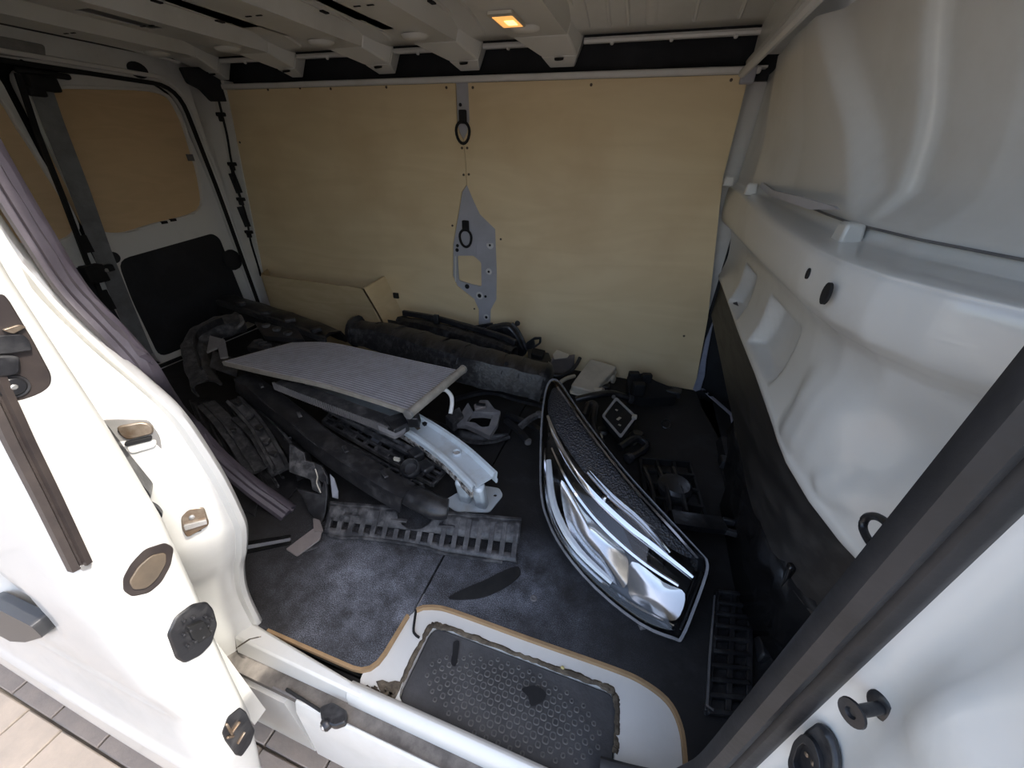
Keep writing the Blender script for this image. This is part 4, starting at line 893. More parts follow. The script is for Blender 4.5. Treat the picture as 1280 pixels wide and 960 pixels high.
def hstrip(pts, w, name, mat, tilt=0, off=-.010, th=.003):
    P = smooth_path([H(a, b, off) for a, b in pts], 6)
    return mb().sweep(P, [(-w/2, -th), (w/2, -th), (w/2*.9, th), (0, th*1.9), (-w/2*.9, th)], up=HN, roll=tilt, scale=lambda t: .35+.65*math.sin(math.pi*min(1, max(0, .12+t*.8)))**.6).build(name, mat, hl)
hstrip([(684, 520), (700, 558), (730, 605), (775, 650), (820, 686), (866, 722)], .020, 'chrome_blade', CHROME, .35)
hstrip([(735, 590), (765, 622), (800, 652), (836, 692)], .030, 'chrome_wing', CHROME, .75, -.006)
hstrip([(690, 560), (712, 605), (750, 655), (800, 700), (848, 732)], .014, 'chrome_blade', CHROME, -.3, -.012)
GUIDE.node_tree.nodes['Principled BSDF'].inputs['Base Color'].default_value = (.9, .9, .88, 1)
hstrip([(686, 575), (690, 620), (702, 655), (725, 690), (765, 728)], .022, 'light_guide', GUIDE, 0, -.004, .005)
hstrip([(681, 560), (684, 625), (700, 670), (735, 712), (785, 752), (842, 782)], .011, 'chrome_edge', CHROME, .3, -.004, .004)
def bowl(pts, depth, name, mat):
    Q = smooth_path([H(a, b, -.008) for a, b in pts], 4, True); c = centroid(Q); m = mb(); n = len(Q); rs = [1, .8, .6, .4, .2]
    for r in rs:
        for p in Q: m.v.append(c+(p-c)*r-HN*min(depth, max(.004, (c.z-.02)))*(1-r*r))
    for k in range(4):
        for i in range(n): j = (i+1) % n; m.f.append((k*n+i, k*n+j, (k+1)*n+j, (k+1)*n+i))
    m.f.append(tuple(4*n+i for i in range(n)))
    return m.build(name, mat, hl, smooth=70)
SOFTC = pm('satin_chrome', (.62, .60, .57), rough=.14, metal=1)
bowl([(702, 600), (730, 640), (770, 678), (785, 700), (780, 735), (750, 712), (722, 682), (706, 645)], .020, 'reflector_bowl', SOFTC)
bowl([(790, 702), (830, 728), (856, 742), (845, 775), (815, 765), (786, 742)], .010, 'reflector_bowl', SOFTC)
mb().lathe(hc+HN*-.02, HN, [(.012, 0), (.012, .012), (.006, .018), (.002, .019)], 14).build('bulb_cap', CHROME, hl)
mb().box(at(804, 782, z=.008), (.022, .016, .012), Matrix.Rotation(.5, 3, 'Z')).build('mounting_tab', GREYP, hl, bevel=.003)
mb().bar(H(852, 790, -.02), H(881, 716, -.02), .02, .02, HN).build('end_bracket', GLOSSB, hl, bevel=.004)
hl.rotation_euler = (0, 0, 0)
# ---- generic scrap builders
def strip(name, label, cat, pts, prof, mat, n=6, group=None, **k):
    P = smooth_path(pz(pts), n); low = min(P, key=lambda p: p.z)
    e = empty(name, (low.x, low.y, max(0, low.z-.05)), label, cat, group)
    b = mb().sweep(P, prof, **k).build('shell', mat, e)
    return e, P
def slab(pts, th, name, mat, parent=None, bevel=.002, holes=(), vec=None, r=.004):
    P = rounded(pz(pts), r, 2); v = Vector(vec) if vec else Vector((0, 0, -th))
    return mb().plate(P, [pz(h) for h in holes], v).build(name, mat, parent, bevel=bevel) if holes else mb().prism(P, v).build(name, mat, parent, bevel=bevel)
def rect(w, h): return [(-w/2, -h/2), (w/2, -h/2), (w/2, h/2), (-w/2, h/2)]
ANG = [(-.066, -.040), (-.062, -.004), (-.040, .030), (.020, .040), (.046, .030), (.060, -.006), (.062, -.034), (.055, -.034), (.053, -.008), (.040, .022), (.018, .032), (-.036, .022), (-.055, -.008), (-.059, -.040)]
CH = lambda r, t=.005, a0=10, a1=170: arc(r, r-t, a0, a1, 10)
# main diagonal bumper cover
e, P = strip('bumper_cover', 'long black bumper cover running diagonally from the rear door to the louvre strip', 'bumper cover', [(308, 476, .225), (345, 504, .20), (410, 556, .175), (470, 596, .145), (512, 620, .125)], [(a*.74, b*.8) for a, b in ANG], BLACK, jit=.002)
for t in (4, 9, 14, 19):
    mb().box(P[t]+Vector((.02, -.01, .046)), (.035, .012, .006), Matrix.Rotation(-.6, 3, 'Z')).build('clip_tab', DUSTY, e, bevel=.002)
mb().sweep(smooth_path(pz([(496, 610, .13), (520, 622, .125), (545, 634, .118), (560, 636, .115)]), 5), [(.034*math.cos(2*math.pi*i/14), .029*math.sin(2*math.pi*i/14)) for i in range(14)], scale=lambda t: .85+.25*math.sin(t*3)).build('rolled_end', BLACK, e)
mb().sweep([p+Vector((-.02, -.028, .012)) for p in P], rect(.006, .02)).build('lower_flange', DUSTY, e)
# upper bumper cover (behind main one)
e, P = strip('bumper_cover', 'black bumper cover lying under the plywood box along the far left', 'bumper cover', [(286, 378, .22), (330, 392, .21), (375, 407, .19), (418, 424, .17)], [(a*1.1, b*1.1) for a, b in ANG], BLACK, jit=.004)
for t in (4, 8, 12, 16):
    mb().box(P[t]+Vector((.0, -.05, .05)), (.05, .03, .02), Matrix.Rotation(-.4+t*.1, 3, 'Z')).build('clip_tab', DUSTY, e, bevel=.004)
mb().sweep([p+Vector((0, -.06, .02)) for p in P], rect(.02, .03)).build('inner_rail', DUSTY, e, bevel=.003)
# U shaped bumper corner at far left
e, P = strip('bumper_corner', 'curved black bumper corner standing at the foot of the rear door', 'bumper cover', [(300, 400, .30), (262, 412, .30), (243, 430, .26), (246, 458, .20), (256, 484, .16)], [(a*.75, b*.8) for a, b in ANG], DUSTY, up=(.3, -.6, 1), jit=.003)
mb().sweep([p+Vector((.03, .0, .03)) for p in P[4:-4]], rect(.008, .03)).build('return_flange', BLACK, e)
slab([(262, 419, .35), (281, 424, .35), (285, 446, .32), (275, 447, .32), (272, 434, .33), (258, 440, .33)], .008, 'corner_tab', GREYP, e)
slab([(266, 438, .27), (300, 450, .26), (296, 470, .24), (262, 458, .25)], .008, 'corner_tab', DUSTY, e)
# tangled inner parts beside the corner
tag(mb().tube(smooth_path(pz([(300, 395, .33), (303, 402, .33), (299, 408, .32), (296, 410, .31)]), 4), .008, 7).build('hose_stub', GREYP), 'pale grey hook-shaped hose stub sticking out of the far left parts', 'hose')
for k, (pts, lab) in enumerate((([(318, 402, .30), (372, 412, .29), (380, 424, .27), (330, 420, .28)], 'black cover plate tucked behind the far corner of the condenser'), ([(318, 424, .25), (352, 430, .25), (342, 438, .24), (308, 434, .25)], 'flat black plate between the bumper corner and the condenser tip'))):
    e = empty('cover_plate', centroid(pz(pts))-Vector((0, 0, .05)), lab, 'panel')
    slab(pts, .02, 'plate', BLACK, e)
    for j in range(3):
        p = pz(pts)[0].lerp(pz(pts)[2], .25+.22*j); mb().lathe(p, (0, 0, 1), [(.02, -.004), (.018, .008), (.010, .010)], 12).build('boss', DUSTY, e)
# ribbed absorber
e, P = strip('impact_absorber', 'dusty ribbed black absorber strip ending in a block at the white beam', 'absorber', [(352, 479, .272), (390, 494, .262), (440, 513, .248), (478, 527, .240), (494, 534, .236)], rect(.045, .028), DUSTY)
rb_ = mb()
for i in range(0, len(P)-1):
    for h in (0, .33, .66):
        p = P[i].lerp(P[i+1], h); rb_.box(p+Vector((-.012, -.021, -.002)), (.004, .008, .03), Matrix.Rotation(-.5, 3, 'Z'))
o_ = rb_.build('ribs', GREYP, e, smooth=0); o_['kind'] = 'stuff'
slab([(478, 522, .258), (503, 515, .258), (511, 528, .252), (492, 538, .252)], .035, 'end_block', BLACK, e, .004)
slab([(472, 531, .246), (492, 540, .244), (508, 531, .244), (506, 540, .23), (493, 546, .23), (474, 538, .232)], .01, 'end_lip', GREYP, e, .002)
# lattice carrier
def QD(c4, u, v): return c4[0].lerp(c4[1], u).lerp(c4[3].lerp(c4[2], u), v)
def lattice(name, label, cat, c4, nu, nv, th, mat, fill=(), bar=.16, tabm=None):
    c4 = pz(c4); e = empty(name, centroid(c4)-Vector((0, 0, .04)), label, cat)
    n = (c4[1]-c4[0]).cross(c4[3]-c4[0]).normalized(); n = n if n.z > 0 else -n
    W_ = (c4[3]-c4[0]).length; L_ = (c4[1]-c4[0]).length
    for j in range(nv+1): mb().bar(QD(c4, 0, j/nv), QD(c4, 1, j/nv), W_/nv*bar, th, n).build('rail', mat, e, bevel=.002)
    for i in range(nu+1): mb().bar(QD(c4, i/nu, 0)-n*.002, QD(c4, i/nu, 1)-n*.002, L_/nu*bar, th*.9, n).build('crossbar', mat, e, bevel=.002)
    for (i, j, mm) in fill:
        q = [QD(c4, (i+.1)/nu, (j+.1)/nv), QD(c4, (i+.9)/nu, (j+.1)/nv), QD(c4, (i+.9)/nu, (j+.9)/nv), QD(c4, (i+.1)/nu, (j+.9)/nv)]
        mb().prism(q, -n*.006).build('web', mm, e)
    return e
TABM = pm('grey_blue_tab', (.17, .18, .21), (.25, .25, .27), 30, rough=.4)
lattice('bumper_carrier', 'black lattice bumper carrier between the diagonal cover and the white beam', 'carrier', [(420, 510, .125), (556, 588, .065), (540, 606, .06), (404, 528, .12)], 10, 3, .018, DUSTY, [(3, 0, TABM), (4, 1, TABM), (1, 1, DUSTY), (2, 2, DUSTY), (6, 1, DUSTY), (7, 0, BLACK), (5, 2, DUSTY), (0, 2, BLACK), (6, 2, BLACK), (8, 1, BLACK)], .26)
lattice('bumper_carrier', 'small black slotted frame lying under the lattice carrier near the floor', 'carrier', [(430, 552, .055), (530, 606, .035), (512, 618, .03), (412, 566, .05)], 8, 2, .016, DUSTY, [(2, 0, BLACK), (4, 1, BLACK), (6, 0, DUSTY)], .3)
e, P = strip('edge_channel', 'thin black channel on top of the lattice carrier', 'rail', [(408, 508, .20), (460, 536, .175), (520, 568, .145)], [(-.016, -.006), (.016, -.006), (.016, .006), (.008, .008), (.004, .0), (-.004, .0), (-.008, .008), (-.016, .006)], DUSTY)
mb().box(P[-1], (.05, .04, .03), Matrix.Rotation(-.5, 3, 'Z')).build('end_socket', BLACK, e, bevel=.006)
sb2 = empty('sensor_bracket', at(510, 590, z=.12), 'black rounded sensor cup on the lattice below the white beam', 'bracket')
mb().lathe(at(512, 584, z=.17), (.1, -.5, 1), [(.028, -.03), (.030, 0), (.026, .006), (.022, 0), (.018, -.012)], 18).build('cup', BLACK, sb2)
mb().box(at(532, 583, z=.15), (.05, .04, .02), Matrix.Rotation(-.5, 3, 'Z')).build('arm', BLACK, sb2, bevel=.006)
mb().box(at(496, 574, z=.17), (.02, .008, .01)).build('pin', CREAM, sb2)
# undertrays on the left
trays = [([(275, 505, .05), (312, 490, .06), (385, 560, .03), (372, 610, .012), (345, 640, .010)], 'broad black undertray leaning under the diagonal bumper cover'),
         ([(236, 500, .02), (262, 498, .02), (325, 610, .010), (318, 645, .010), (285, 625, .010)], 'black undertray at the left lying behind the loose seal')]
for k, (pts, lab) in enumerate(trays):
    e = empty('undertray', centroid(pz(pts))-Vector((0, 0, .03)), lab, 'undertray')
    slab(pts, .008, 'tray', BLACK, e)
    q = pz(pts); 
    for j in range(7):
        a = q[0].lerp(q[1], (j+.5)/7); b = q[-1].lerp(q[2], (j+.5)/7)
        mb().bar(a.lerp(b, .06)+Vector((0, 0, .005)), a.lerp(b, .93)+Vector((0, 0, .005)), .008, .012).build('stiffening_rib', DUSTY if j % 2 else BLACK, e, bevel=.002)
for k, (pts, lab) in enumerate((
    ([(300, 520, .13), (322, 540, .115), (338, 566, .085), (352, 590, .06)], 'dusty black strip beside the loose seal, upper one'),
    ([(318, 506, .15), (348, 534, .13), (372, 566, .10), (384, 596, .07)], 'dusty black strip next to the diagonal cover above the torn bracket'),
    ([(258, 505, .14), (280, 528, .12), (300, 556, .08), (322, 590, .04)], 'black strip touching the loose seal at the far left'))):
    e, P = strip('trim_strip', lab, 'strip', pts, [(-.03, -.004), (.03, -.004), (.03, .003), (.02, .007), (.0, .003), (-.02, .007), (-.03, .003)], BLACK if k == 1 else DUSTY)
    mb().sweep([p+Vector((.012, -.012, .012)) for p in P], rect(.008, .012)).build('raised_rib', DUSTY, e)
    mb().box(P[len(P)//2]+Vector((0, 0, .01)), (.03, .02, .014), Matrix.Rotation(.7, 3, 'Z')).build('clip', BLACK, e, bevel=.003)
# torn bracket
tb_ = empty('torn_bracket', at(395, 650, z=0), 'torn dusty black bracket with jagged edges standing left of the louvre strip', 'bracket')
def vplate(px, P0, N, th, name, mat, parent, bevel=.002):
    N = Vector(N).normalized(); P0 = Vector(P0); q = [onp(a, b, P0, N) for a, b in px]
    return mb().prism(q, -N*th).build(name, mat, parent, bevel=bevel)
vplate([(361, 555), (368, 558), (380, 566), (382, 576), (392, 578), (396, 588), (398, 600), (402, 612), (401, 618), (390, 612), (388, 600), (384, 598), (372, 594), (361, 590)], at(395, 650, z=.01), (.35, -.75, .55), .012, 'upper_tooth', DUSTY, tb_)
vplate([(369, 610), (384, 614), (401, 618), (404, 600), (408, 604), (409, 620), (407, 640), (404, 650), (400, 655), (396, 650), (386, 640), (378, 622)], at(395, 655, z=.01), (.3, -.7, .6), .012, 'lower_web', BLACK, tb_)
vplate([(392, 578), (402, 582), (409, 596), (410, 606), (404, 604), (398, 600)], at(395, 652, z=.012), (.3, -.7, .6), .012, 'joint_web', BLACK, tb_)
mb().sweep(smooth_path([onp(a, b, at(395, 650, z=.014), Vector((.35, -.75, .55)).normalized()) for a, b in ((394, 586), (397, 596), (396, 604), (401, 616))], 3), rect(.003, .003)).build('chalky_edge', CREAM, tb_)
vplate([(412, 592), (418, 598), (423, 614), (423, 624), (415, 622)], at(420, 640, z=.02), (.5, -.6, .6), .006, 'pale_flange', TABM, tb_)
# bent grey plate
gp = empty('bent_plate', at(380, 690, z=0), 'bent brown-grey plastic plate lying on the floor left of the louvre strip', 'plate')
slab([(357, 686, .022), (392, 660, .035), (403, 662, .034), (400, 674, .024), (371, 695, .010), (366, 692, .012)], .005, 'plate', PLATE, gp, .001)
slab([(391, 647, .045), (400, 650, .045), (404, 664, .036), (392, 664, .036)], .006, 'upturned_tab', PLATE, gp, .001)
slab([(376, 684, .012), (398, 674, .012), (398, 684, .006), (380, 690, .006)], .003, 'under_piece', DUSTY, gp, .001)
sk = empty('silver_strip', at(345, 675, z=0), 'shiny black sheet strips lying flat by the door pillar', 'strip')
for k in range(3):
    slab([(306, 677+k*5, .008), (364, 668+k*4, .010), (362, 672+k*4, .008), (306, 682+k*5, .006)], .004, 'strip', GLOSSB if k != 1 else TABM, sk, .001)
# black wiped-clean pad on the floor
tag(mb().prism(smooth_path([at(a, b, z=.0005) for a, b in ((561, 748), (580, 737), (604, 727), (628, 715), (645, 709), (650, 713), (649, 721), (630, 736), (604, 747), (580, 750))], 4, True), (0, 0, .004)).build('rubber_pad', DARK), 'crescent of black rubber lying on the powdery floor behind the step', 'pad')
# ---- wheel-arch liners
LIN = pm('scuffed_liner', (.012, .012, .014), (.085, .083, .083), 14, .46, .78, .40, bump=.35, bscale=40, rough2=.75, stretch=(3, .5, 3))
e, P = strip('wheel_arch_liner', 'large scuffed black wheel-arch liner lying along the far wall behind the condenser', 'liner', [(446, 414, .26), (490, 422, .25), (545, 440, .235), (600, 456, .22), (645, 466, .20), (682, 476, .18)], [(a*1.45, b*(1.75 if b > 0 else 1.5)) for a, b in ANG], LIN, jit=.004, scale=lambda t: .72+.35*math.sin(min(1, t*1.25)*2.2))
mb().lathe(P[-1]-(P[-1]-P[-2]).normalized()*.01, (P[-1]-P[-2]), [(.085, 0), (.075, .02), (.045, .035), (.01, .04)], 16).build('end_cap', LIN, e)
mb().lathe(P[0]+(P[1]-P[0])*.2, (P[0]-P[1]), [(.078, 0), (.066, .025), (.035, .04), (.01, .045)], 16).build('end_cap', LIN, e)
for t in range(4, 28, 3):
    pth = [P[t]+(P[t+1]-P[t]).normalized().cross(Vector((0, 0, 1))).normalized()*math.cos(a)*.082+Vector((0, 0, math.sin(a)*.066)) for a in [R_(20+14*i) for i in range(11)]]
    k = .72+.35*math.sin(min(1, t/30*1.25)*2.2)
    c = P[t]; pth = [c+(p-c)*k for p in pth]
    mb().tube(pth, .004, 6).build('crease', LIN, e)
for t in (16, 24): mb().lathe(P[t]+Vector((-.02, -.07, .075)), (-.2, -.6, .7), [(.010, 0), (.008, .004)], 10).build('fixing_hole', DARK, e)
e, P = strip('wheel_arch_liner', 'flatter black liner piece between the large liner and the plywood wall', 'liner', [(500, 404, .215), (540, 411, .21), (580, 422, .20), (620, 434, .185), (642, 443, .17)], [(a*.75, b*1.0) for a, b in ANG], LIN, jit=.003)
mb().sweep([p+Vector((0, .04, .045)) for p in P], rect(.02, .03)).build('upper_rail', BLACK, e, bevel=.004)
mb().box(P[7]+Vector((0, .0, .06)), (.03, .02, .05)).build('lug', BLACK, e, bevel=.005)
slab([(484, 399, .245), (508, 403, .245), (510, 410, .225), (488, 407, .225)], .02, 'front_hook', BLACK, e, .004)
# honeycomb grille
hg = empty('honeycomb_grille', at(590, 425, y=1.78), 'black honeycomb mesh grille leaning on the plywood by the post', 'grille')
cells = mb(); s = .021; y0 = 1.80
c0 = at(553, 421, y=y0); top_a, top_b = at(549, 416, y=y0), at(616, 405, y=y0)
mb().bar(top_a, top_b, .016, .012, (0, -1, 0)).build('top_bar', BLACK, hg, bevel=.003)
for r in range(5):
    for c in range(11):
        x = top_a.x+.02+c*s*1.732*.98+(r % 2)*s*.85; z = top_b.z-.016-r*s*1.5*.75
        tz = top_a.z+(top_b.z-top_a.z)*(x-top_a.x)/(top_b.x-top_a.x)
        if z > tz-.016 or x > top_b.x+.02: continue
        q = [(x+s*math.cos(R_(60*i+30)), y0, z+.75*s*math.sin(R_(60*i+30))) for i in range(6)]
        mb().sweep(q, rect(.005, .012), up=(0, -1, 0), closed=True).build('mesh_cell', BLACK, hg)
# rounded housing by the post
rh = empty('lamp_housing', at(632, 430, y=1.75), 'rounded black plastic housing beside the honeycomb grille below the steel post', 'housing')
q = smooth_path([at(a, b, y=1.79) for a, b in ((609, 408), (622, 403), (638, 402), (648, 412), (655, 424), (660, 438), (640, 446), (614, 438), (608, 424))], 3, True)
mb().prism(q, (0, -.04, -.01)).build('shell', BLACK, rh, bevel=.012)
mb().tube(smooth_path([at(a, b, y=1.69) for a, b in ((640, 404), (648, 414), (655, 428), (658, 438))], 4), .008, 8).build('rim', DUSTY, rh)
mb().lathe(at(647, 404, y=1.72), (0, -1, 0), [(.014, 0), (.012, .01), (.004, .012)], 12).build('pin', BLACK, rh)
cl = rounded([at(a, b, y=1.70) for a, b in ((658, 428), (668, 421), (677, 421), (677, 428), (669, 434), (658, 436))], .006)
mb().plate(cl, [rounded([at(a, b, y=1.70) for a, b in ((668, 424), (675, 423), (674, 428), (669, 431))], .003)], (0, -.012, 0)).build('clip_loop', BLACK, rh)
# scraps between liner and cream box
sc_ = empty('broken_duct', at(690, 455, z=.08), 'broken black duct piece at the end of the large liner', 'duct')
slab([(660, 434, .12), (686, 441, .11), (690, 451, .09), (670, 455, .09), (660, 447, .095)], .04, 'body', BLACK, sc_, .006)
slab([(658, 449, .095), (674, 449, .095), (672, 458, .08), (660, 456, .08)], .02, 'flange', DUSTY, sc_, .004)
slab([(666, 434, .135), (682, 438, .13), (678, 446, .115), (664, 442, .12)], .02, 'upper_lug', DARK, sc_, .004)
dd = empty('deflector', at(705, 466, z=.05), 'brown-black scoop-shaped deflector with a dark curled edge beside the cream box', 'deflector')
rows = []
for i in range(9):
    u = i/8; a, b = at(681+u*37, 462-4*u, z=.05), at(690+u*28, 447-u*4, z=.12)
    rows.append([a.lerp(b, v/5)+Vector((0, 0, -.035*math.sin(math.pi*u)*(1-v/5)-.02*math.sin(math.pi*v/5))) for v in range(6)])
mb().grid(rows).build('scoop', PLATE, dd, solid=.005)
mb().tube(smooth_path(pz([(683, 467, .04), (700, 470, .03), (714, 463, .05), (721, 455, .075), (725, 447, .10)]), 4), .010, 8).build('curled_edge', BLACK, dd)
tag(mb().prism(rounded(pz([(691, 443, .16), (696, 437, .17), (712, 443, .165), (709, 447, .155), (693, 449, .15)]), .004), (0, 0, -.003)).build('card_scrap', CREAM), 'cream card scrap lying against the wall between liner and cream box', 'scrap')
# cream plastic box
cb = empty('fuse_box_cover', at(742, 480, z=0), 'cream plastic box-shaped cover with connectors lying against the plywood', 'cover')
M1 = pz([(713, 482, .06), (738, 448, .11), (772, 458, .10), (742, 490, .05)])
mb().prism(rounded(M1, .02), (0, 0, -.045)).build('cover_body', CREAM, cb, bevel=.008, seg=3)
mb().prism(rounded([centroid(M1)+(p-centroid(M1))*1.06-Vector((0, 0, .030)) for p in M1], .02), (0, 0, -.012)).build('cover_flange', CREAM, cb, bevel=.003)
for a, b in ((748, 489), (763, 473)):
    p = at(a, b, z=.045); mb().lathe(p, (.8, -.3, .1), [(.018, -.02), (.018, .01), (.022, .012), (.022, .022), (.012, .026)], 12).build('connector', CREAM, cb)
mb().box(at(755, 484, z=.03), (.05, .04, .03)).build('connector_block', BLACK, cb, bevel=.005)
mb().tube(smooth_path(pz([(700, 478, .05), (708, 473, .06), (718, 470, .05)]), 3), .010, 8).build('pipe_stub', CREAM, cb)
# module against the wall
md = empty('control_module', at(815, 488, z=0), 'black blocky control module by the foot of the plywood wall', 'module')
slab([(784, 470, .12), (804, 466, .12), (820, 476, .09), (848, 487, .06), (846, 496, .05), (806, 498, .05), (786, 492, .07)], .05, 'body', DARK, md, .006)  # matt black darkens the module, painting in the shade around it
for a, b, s in ((792, 472, .05), (808, 474, .045), (798, 486, .055)): mb().box(at(a, b, z=.10), (s, s*.7, .06), Matrix.Rotation(.3, 3, 'Z')).build('connector', DARK, md, bevel=.006)
mb().box(at(832, 488, z=.05), (.14, .05, .03), Matrix.Rotation(-.15, 3, 'Z')).build('rail', BLACK, md, bevel=.004)
# radar sensor
rs = empty('square_sensor', at(773, 525, z=.03), 'square dark sensor with a pale frame lying behind the headlight', 'sensor')
S4 = pz([(752, 521, .075), (770, 497, .105), (796, 522, .09), (776, 549, .06)])
ns = (S4[1]-S4[0]).cross(S4[3]-S4[0]).normalized(); ns = ns if ns.z > 0 else -ns
cS = centroid(S4)
fr4 = rounded(S4, .012)
mb().prism(fr4, -ns*.035).build('body', BLACK, rs, bevel=.003)
mb().plate([p+ns*.002 for p in rounded(S4, .012)], [[cS+(p-cS)*.84+ns*.002 for p in rounded(S4, .012)]], ns*.004).build('pale_frame', pm('pale_grey_frame', (.30, .30, .31), (.42, .42, .42), 40, rough=.45), rs)
mb().prism([cS+(p-cS)*.82 for p in fr4], ns*.003).build('face', DARK, rs)
for u, v in ((.45, .55), (.62, .30), (.30, .70)): mb().box(QD(S4, u, v)+ns*.004, (.010, .022 if u == .45 else .006, .004), Matrix.Rotation(-.5, 3, 'Z')).build('mark', CREAM, rs)
mb().box(S4[2]+Vector((-.01, -.005, .005)), (.02, .02, .015)).build('corner_lug', CREAM, rs, bevel=.003)
mb().lathe(S4[1]+Vector((-.01, 0, .0)), ns, [(.010, 0), (.008, .006)], 10).build('corner_lug', GREYP, rs)
for a, b, lab in ((749, 546, 'small white round cap lying left of the square sensor'), (792, 551, 'small white round cap lying right of the square sensor')):
    e = empty('round_cap', at(a, b, z=.0), lab, 'cap', 'white caps by the sensor')
    mb().lathe(at(a, b, z=.02), (-.1, -.6, .8), [(.013, -.02), (.016, 0), (.014, .004), (.005, .005)], 14).build('cap', CREAM, e)
    mb().lathe(at(a+4, b-3, z=.0), (0, 0, 1), [(.03, 0), (.03, .02), (.02, .03)], 12).build('socket', BLACK, e)
tag(mb().tube([at(833, 530, z=.012)+Vector((.018*math.cos(t), .016*math.sin(t), .012*math.sin(t))) for t in [2*math.pi*i/16 for i in range(16)]], .004, 7, closed=True).build('ring_clip', BLACK), 'small black ring clip alone on the dark floor right of the sensor', 'clip')
# black hose mess behind the headlight
for k, (pts, lab) in enumerate((
    ([(730, 520, .08), (736, 506, .10), (744, 508, .10), (742, 532, .07), (750, 556, .03)], 'black hose curling left of the square sensor'),
    ([(775, 560, .05), (795, 548, .06), (808, 556, .045), (800, 566, .03), (784, 574, .025)], 'black hose curling below the square sensor'),
    ([(720, 500, .07), (740, 495, .09), (765, 492, .09), (790, 500, .06)], 'black hose running between the sensor and the cream box'))):
    e = empty('hose', pz(pts)[0]-Vector((0, 0, .05)), lab, 'hose')
    mb().tube(smooth_path(pz(pts), 5), .016, 9).build('tube', BLACK, e)
    mb().lathe(pz(pts)[-1], (pz(pts)[-1]-pz(pts)[-2]), [(.020, -.02), (.021, .0), (.014, .003)], 12).build('end_fitting', DUSTY, e)
# open frame bracket and tray in the middle
fb = empty('frame_bracket', at(600, 540, z=.02), 'dusty grey-black bracket with a large opening beside the white pipe', 'bracket')
fo = rounded(pz([(568, 530, .10), (585, 503, .14), (592, 515, .13), (600, 500, .145), (610, 500, .145), (618, 511, .13), (626, 514, .125), (622, 530, .10), (612, 545, .075), (596, 537, .085), (582, 531, .095)]), .006)
fh = rounded(pz([(583, 527, .105), (589, 518, .118), (604, 517, .120), (616, 519, .115), (611, 533, .092), (602, 534, .092), (594, 528, .10)]), .008)
mb().plate(fo, [fh], (0, 0, -.02)).build('frame', GREYP, fb, bevel=.003)
slab([(592, 505, .150), (606, 501, .152), (608, 508, .145), (594, 511, .143)], .012, 'lug', PLATE, fb, .003)
mb().box(at(601, 505.5, z=.152), (.035, .012, .006), Matrix.Rotation(.15, 3, 'Z')).build('lug_slot', DARK, fb)
slab([(556, 520, .12), (574, 508, .14), (580, 520, .12), (566, 530, .11)], .04, 'arm', DUSTY, fb, .006)
ct_ = empty('curved_tray', at(590, 545, z=.02), 'curved black tray under the open frame bracket', 'tray')
rows = []
for i in range(13):
    u = i/12; a, b = at(535+u*100, 522+14*u+10*math.sin(u*2.6), z=.05-.01*u), at(545+u*92, 535+8*u+14*math.sin(u*2.9), z=.03)
    rows.append([a.lerp(b, v/5)+Vector((0, 0, -.02*math.sin(math.pi*v/5))) for v in range(6)])
mb().grid(rows).build('shell', LIN, ct_, solid=.006)
mb().sweep([r[-1] for r in rows], rect(.008, .012)).build('front_lip', DUSTY, ct_)
for k, (pts, lab) in enumerate((
    ([(632, 518, .06), (650, 525, .05), (666, 532, .04), (678, 540, .03)], 'black strut lying left of the headlight, upper one'),
    ([(632, 525, .06), (650, 540, .05), (660, 552, .03)], 'thin black strut ending in a small pale hook on the floor'),
    ([(650, 534, .10), (662, 524, .12), (674, 518, .13)], 'short grey strut leaning against the headlight tip'),
    ([(565, 500, .09), (610, 490, .10), (650, 500, .08), (676, 506, .07)], 'black bar under the edge of the large liner'))):
    e, P = strip('strut', lab, 'strut', pts, rect(.022, .014), DUSTY if k == 2 else BLACK)
    mb().lathe(P[-1], (0, 0, 1), [(.014, -.008), (.014, .008), (.008, .010)], 12).build('end_eye', GREYP if k in (1, 2) else BLACK, e)
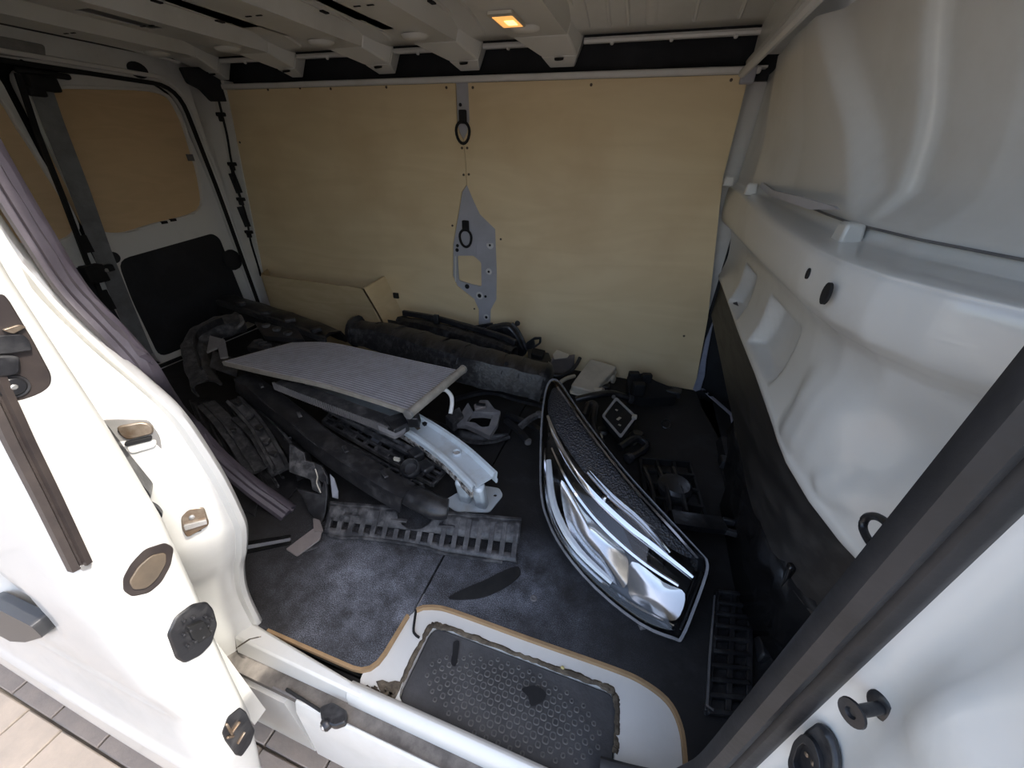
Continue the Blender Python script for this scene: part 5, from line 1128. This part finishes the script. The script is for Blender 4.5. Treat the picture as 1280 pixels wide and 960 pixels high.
# dark cooling shroud right of the headlight
e = lattice('fan_shroud', 'dark fan shroud frame lying in the shade behind the headlight', 'shroud', [(800, 575, .05), (862, 580, .05), (885, 660, .05), (810, 640, .05)], 3, 4, .03, DARK, [(0, 1, DARK), (2, 2, DARK), (1, 3, BLACK)], .2)  # plastic set to matt black, so the shade sits in its colour
for j in range(3): mb().tube(smooth_path(pz([(805+18*j, 585, .07), (815+18*j, 610, .085), (818+20*j, 640, .07)]), 4), .008, 7).build('spoke', BLACK, e)
mb().lathe(at(842, 612, z=.06), (0, 0, 1), [(.055, 0), (.055, .02), (.045, .03), (.02, .032)], 20).build('hub', BLACK, e)
e, P = strip('duct_arm', 'dark bracket arm with forked end reaching right from the fan shroud', 'bracket', [(840, 648, .105), (870, 653, .10), (905, 657, .09)], rect(.05, .02), BLACK)
for s in (-1, 1): mb().box(P[-1]+Vector((.015, s*.02, 0)), (.035, .012, .02)).build('prong', DUSTY, e, bevel=.003)
e = lattice('vent_panel', 'black slatted vent panel lying between the headlight and the front pillar', 'panel', [(897, 740, .015), (938, 745, .015), (936, 895, .015), (884, 890, .015)], 2, 9, .014, BLACK, [], .3)
slab([(893, 738, .008), (940, 743, .008), (938, 900, .008), (880, 893, .008)], .005, 'backing', BLACK, e)
mb().sweep(pz([(893, 745, .026), (887, 820, .024), (884, 882, .022), (892, 888, .022)]), rect(.004, .006)).build('torn_edge', GREYP, e)
tag(mb().box(at(935, 790, z=.03)+Vector((.09, 0, 0)), (.07, .16, .06), top=(.8, .9)).build('trim_block', BLACK, bevel=.008), 'black trim block against the bulkhead foot beside the front pillar', 'trim')
# cable loop on the bulkhead
p0, p1 = at(1096, 690, x=.36), at(1118, 668, x=.36)
lc = smooth_path([at(a, b, x=.33) for a, b in ((1112, 700), (1092, 684), (1079, 662), (1082, 648), (1092, 645), (1104, 650), (1116, 664), (1130, 685))], 5)
tag(mb().tube(lc, .0048, 9).build('cable_loop', BLACK), 'thin black cable loop hanging in front of the bulkhead by the pillar seal', 'cable')
# ---- more scraps filling the left heap
for nm, lab, cat, pts, v in (('mounting_rail', 'dusty black rail with clips lying on the strips beside the loose seal', 'rail', [(292, 500, .205), (318, 528, .18), (338, 560, .155), (352, 586, .13)], 0),):
    e, P = strip(nm, lab, cat, pts, [(-.022, -.008), (.022, -.008), (.024, .004), (.016, .010), (.012, .002), (-.010, .002), (-.014, .012), (-.024, .006)], BLACK if v else DUSTY, jit=.0015)
    for t in range(2, len(P)-2, 3):
        mb().box(P[t]+Vector((0, 0, .010)), (.026, .016, .012), Matrix.Rotation(-.6+.5*math.sin(t), 3, 'Z')).build('clip', DUSTY if t % 2 else BLACK, e, bevel=.002)
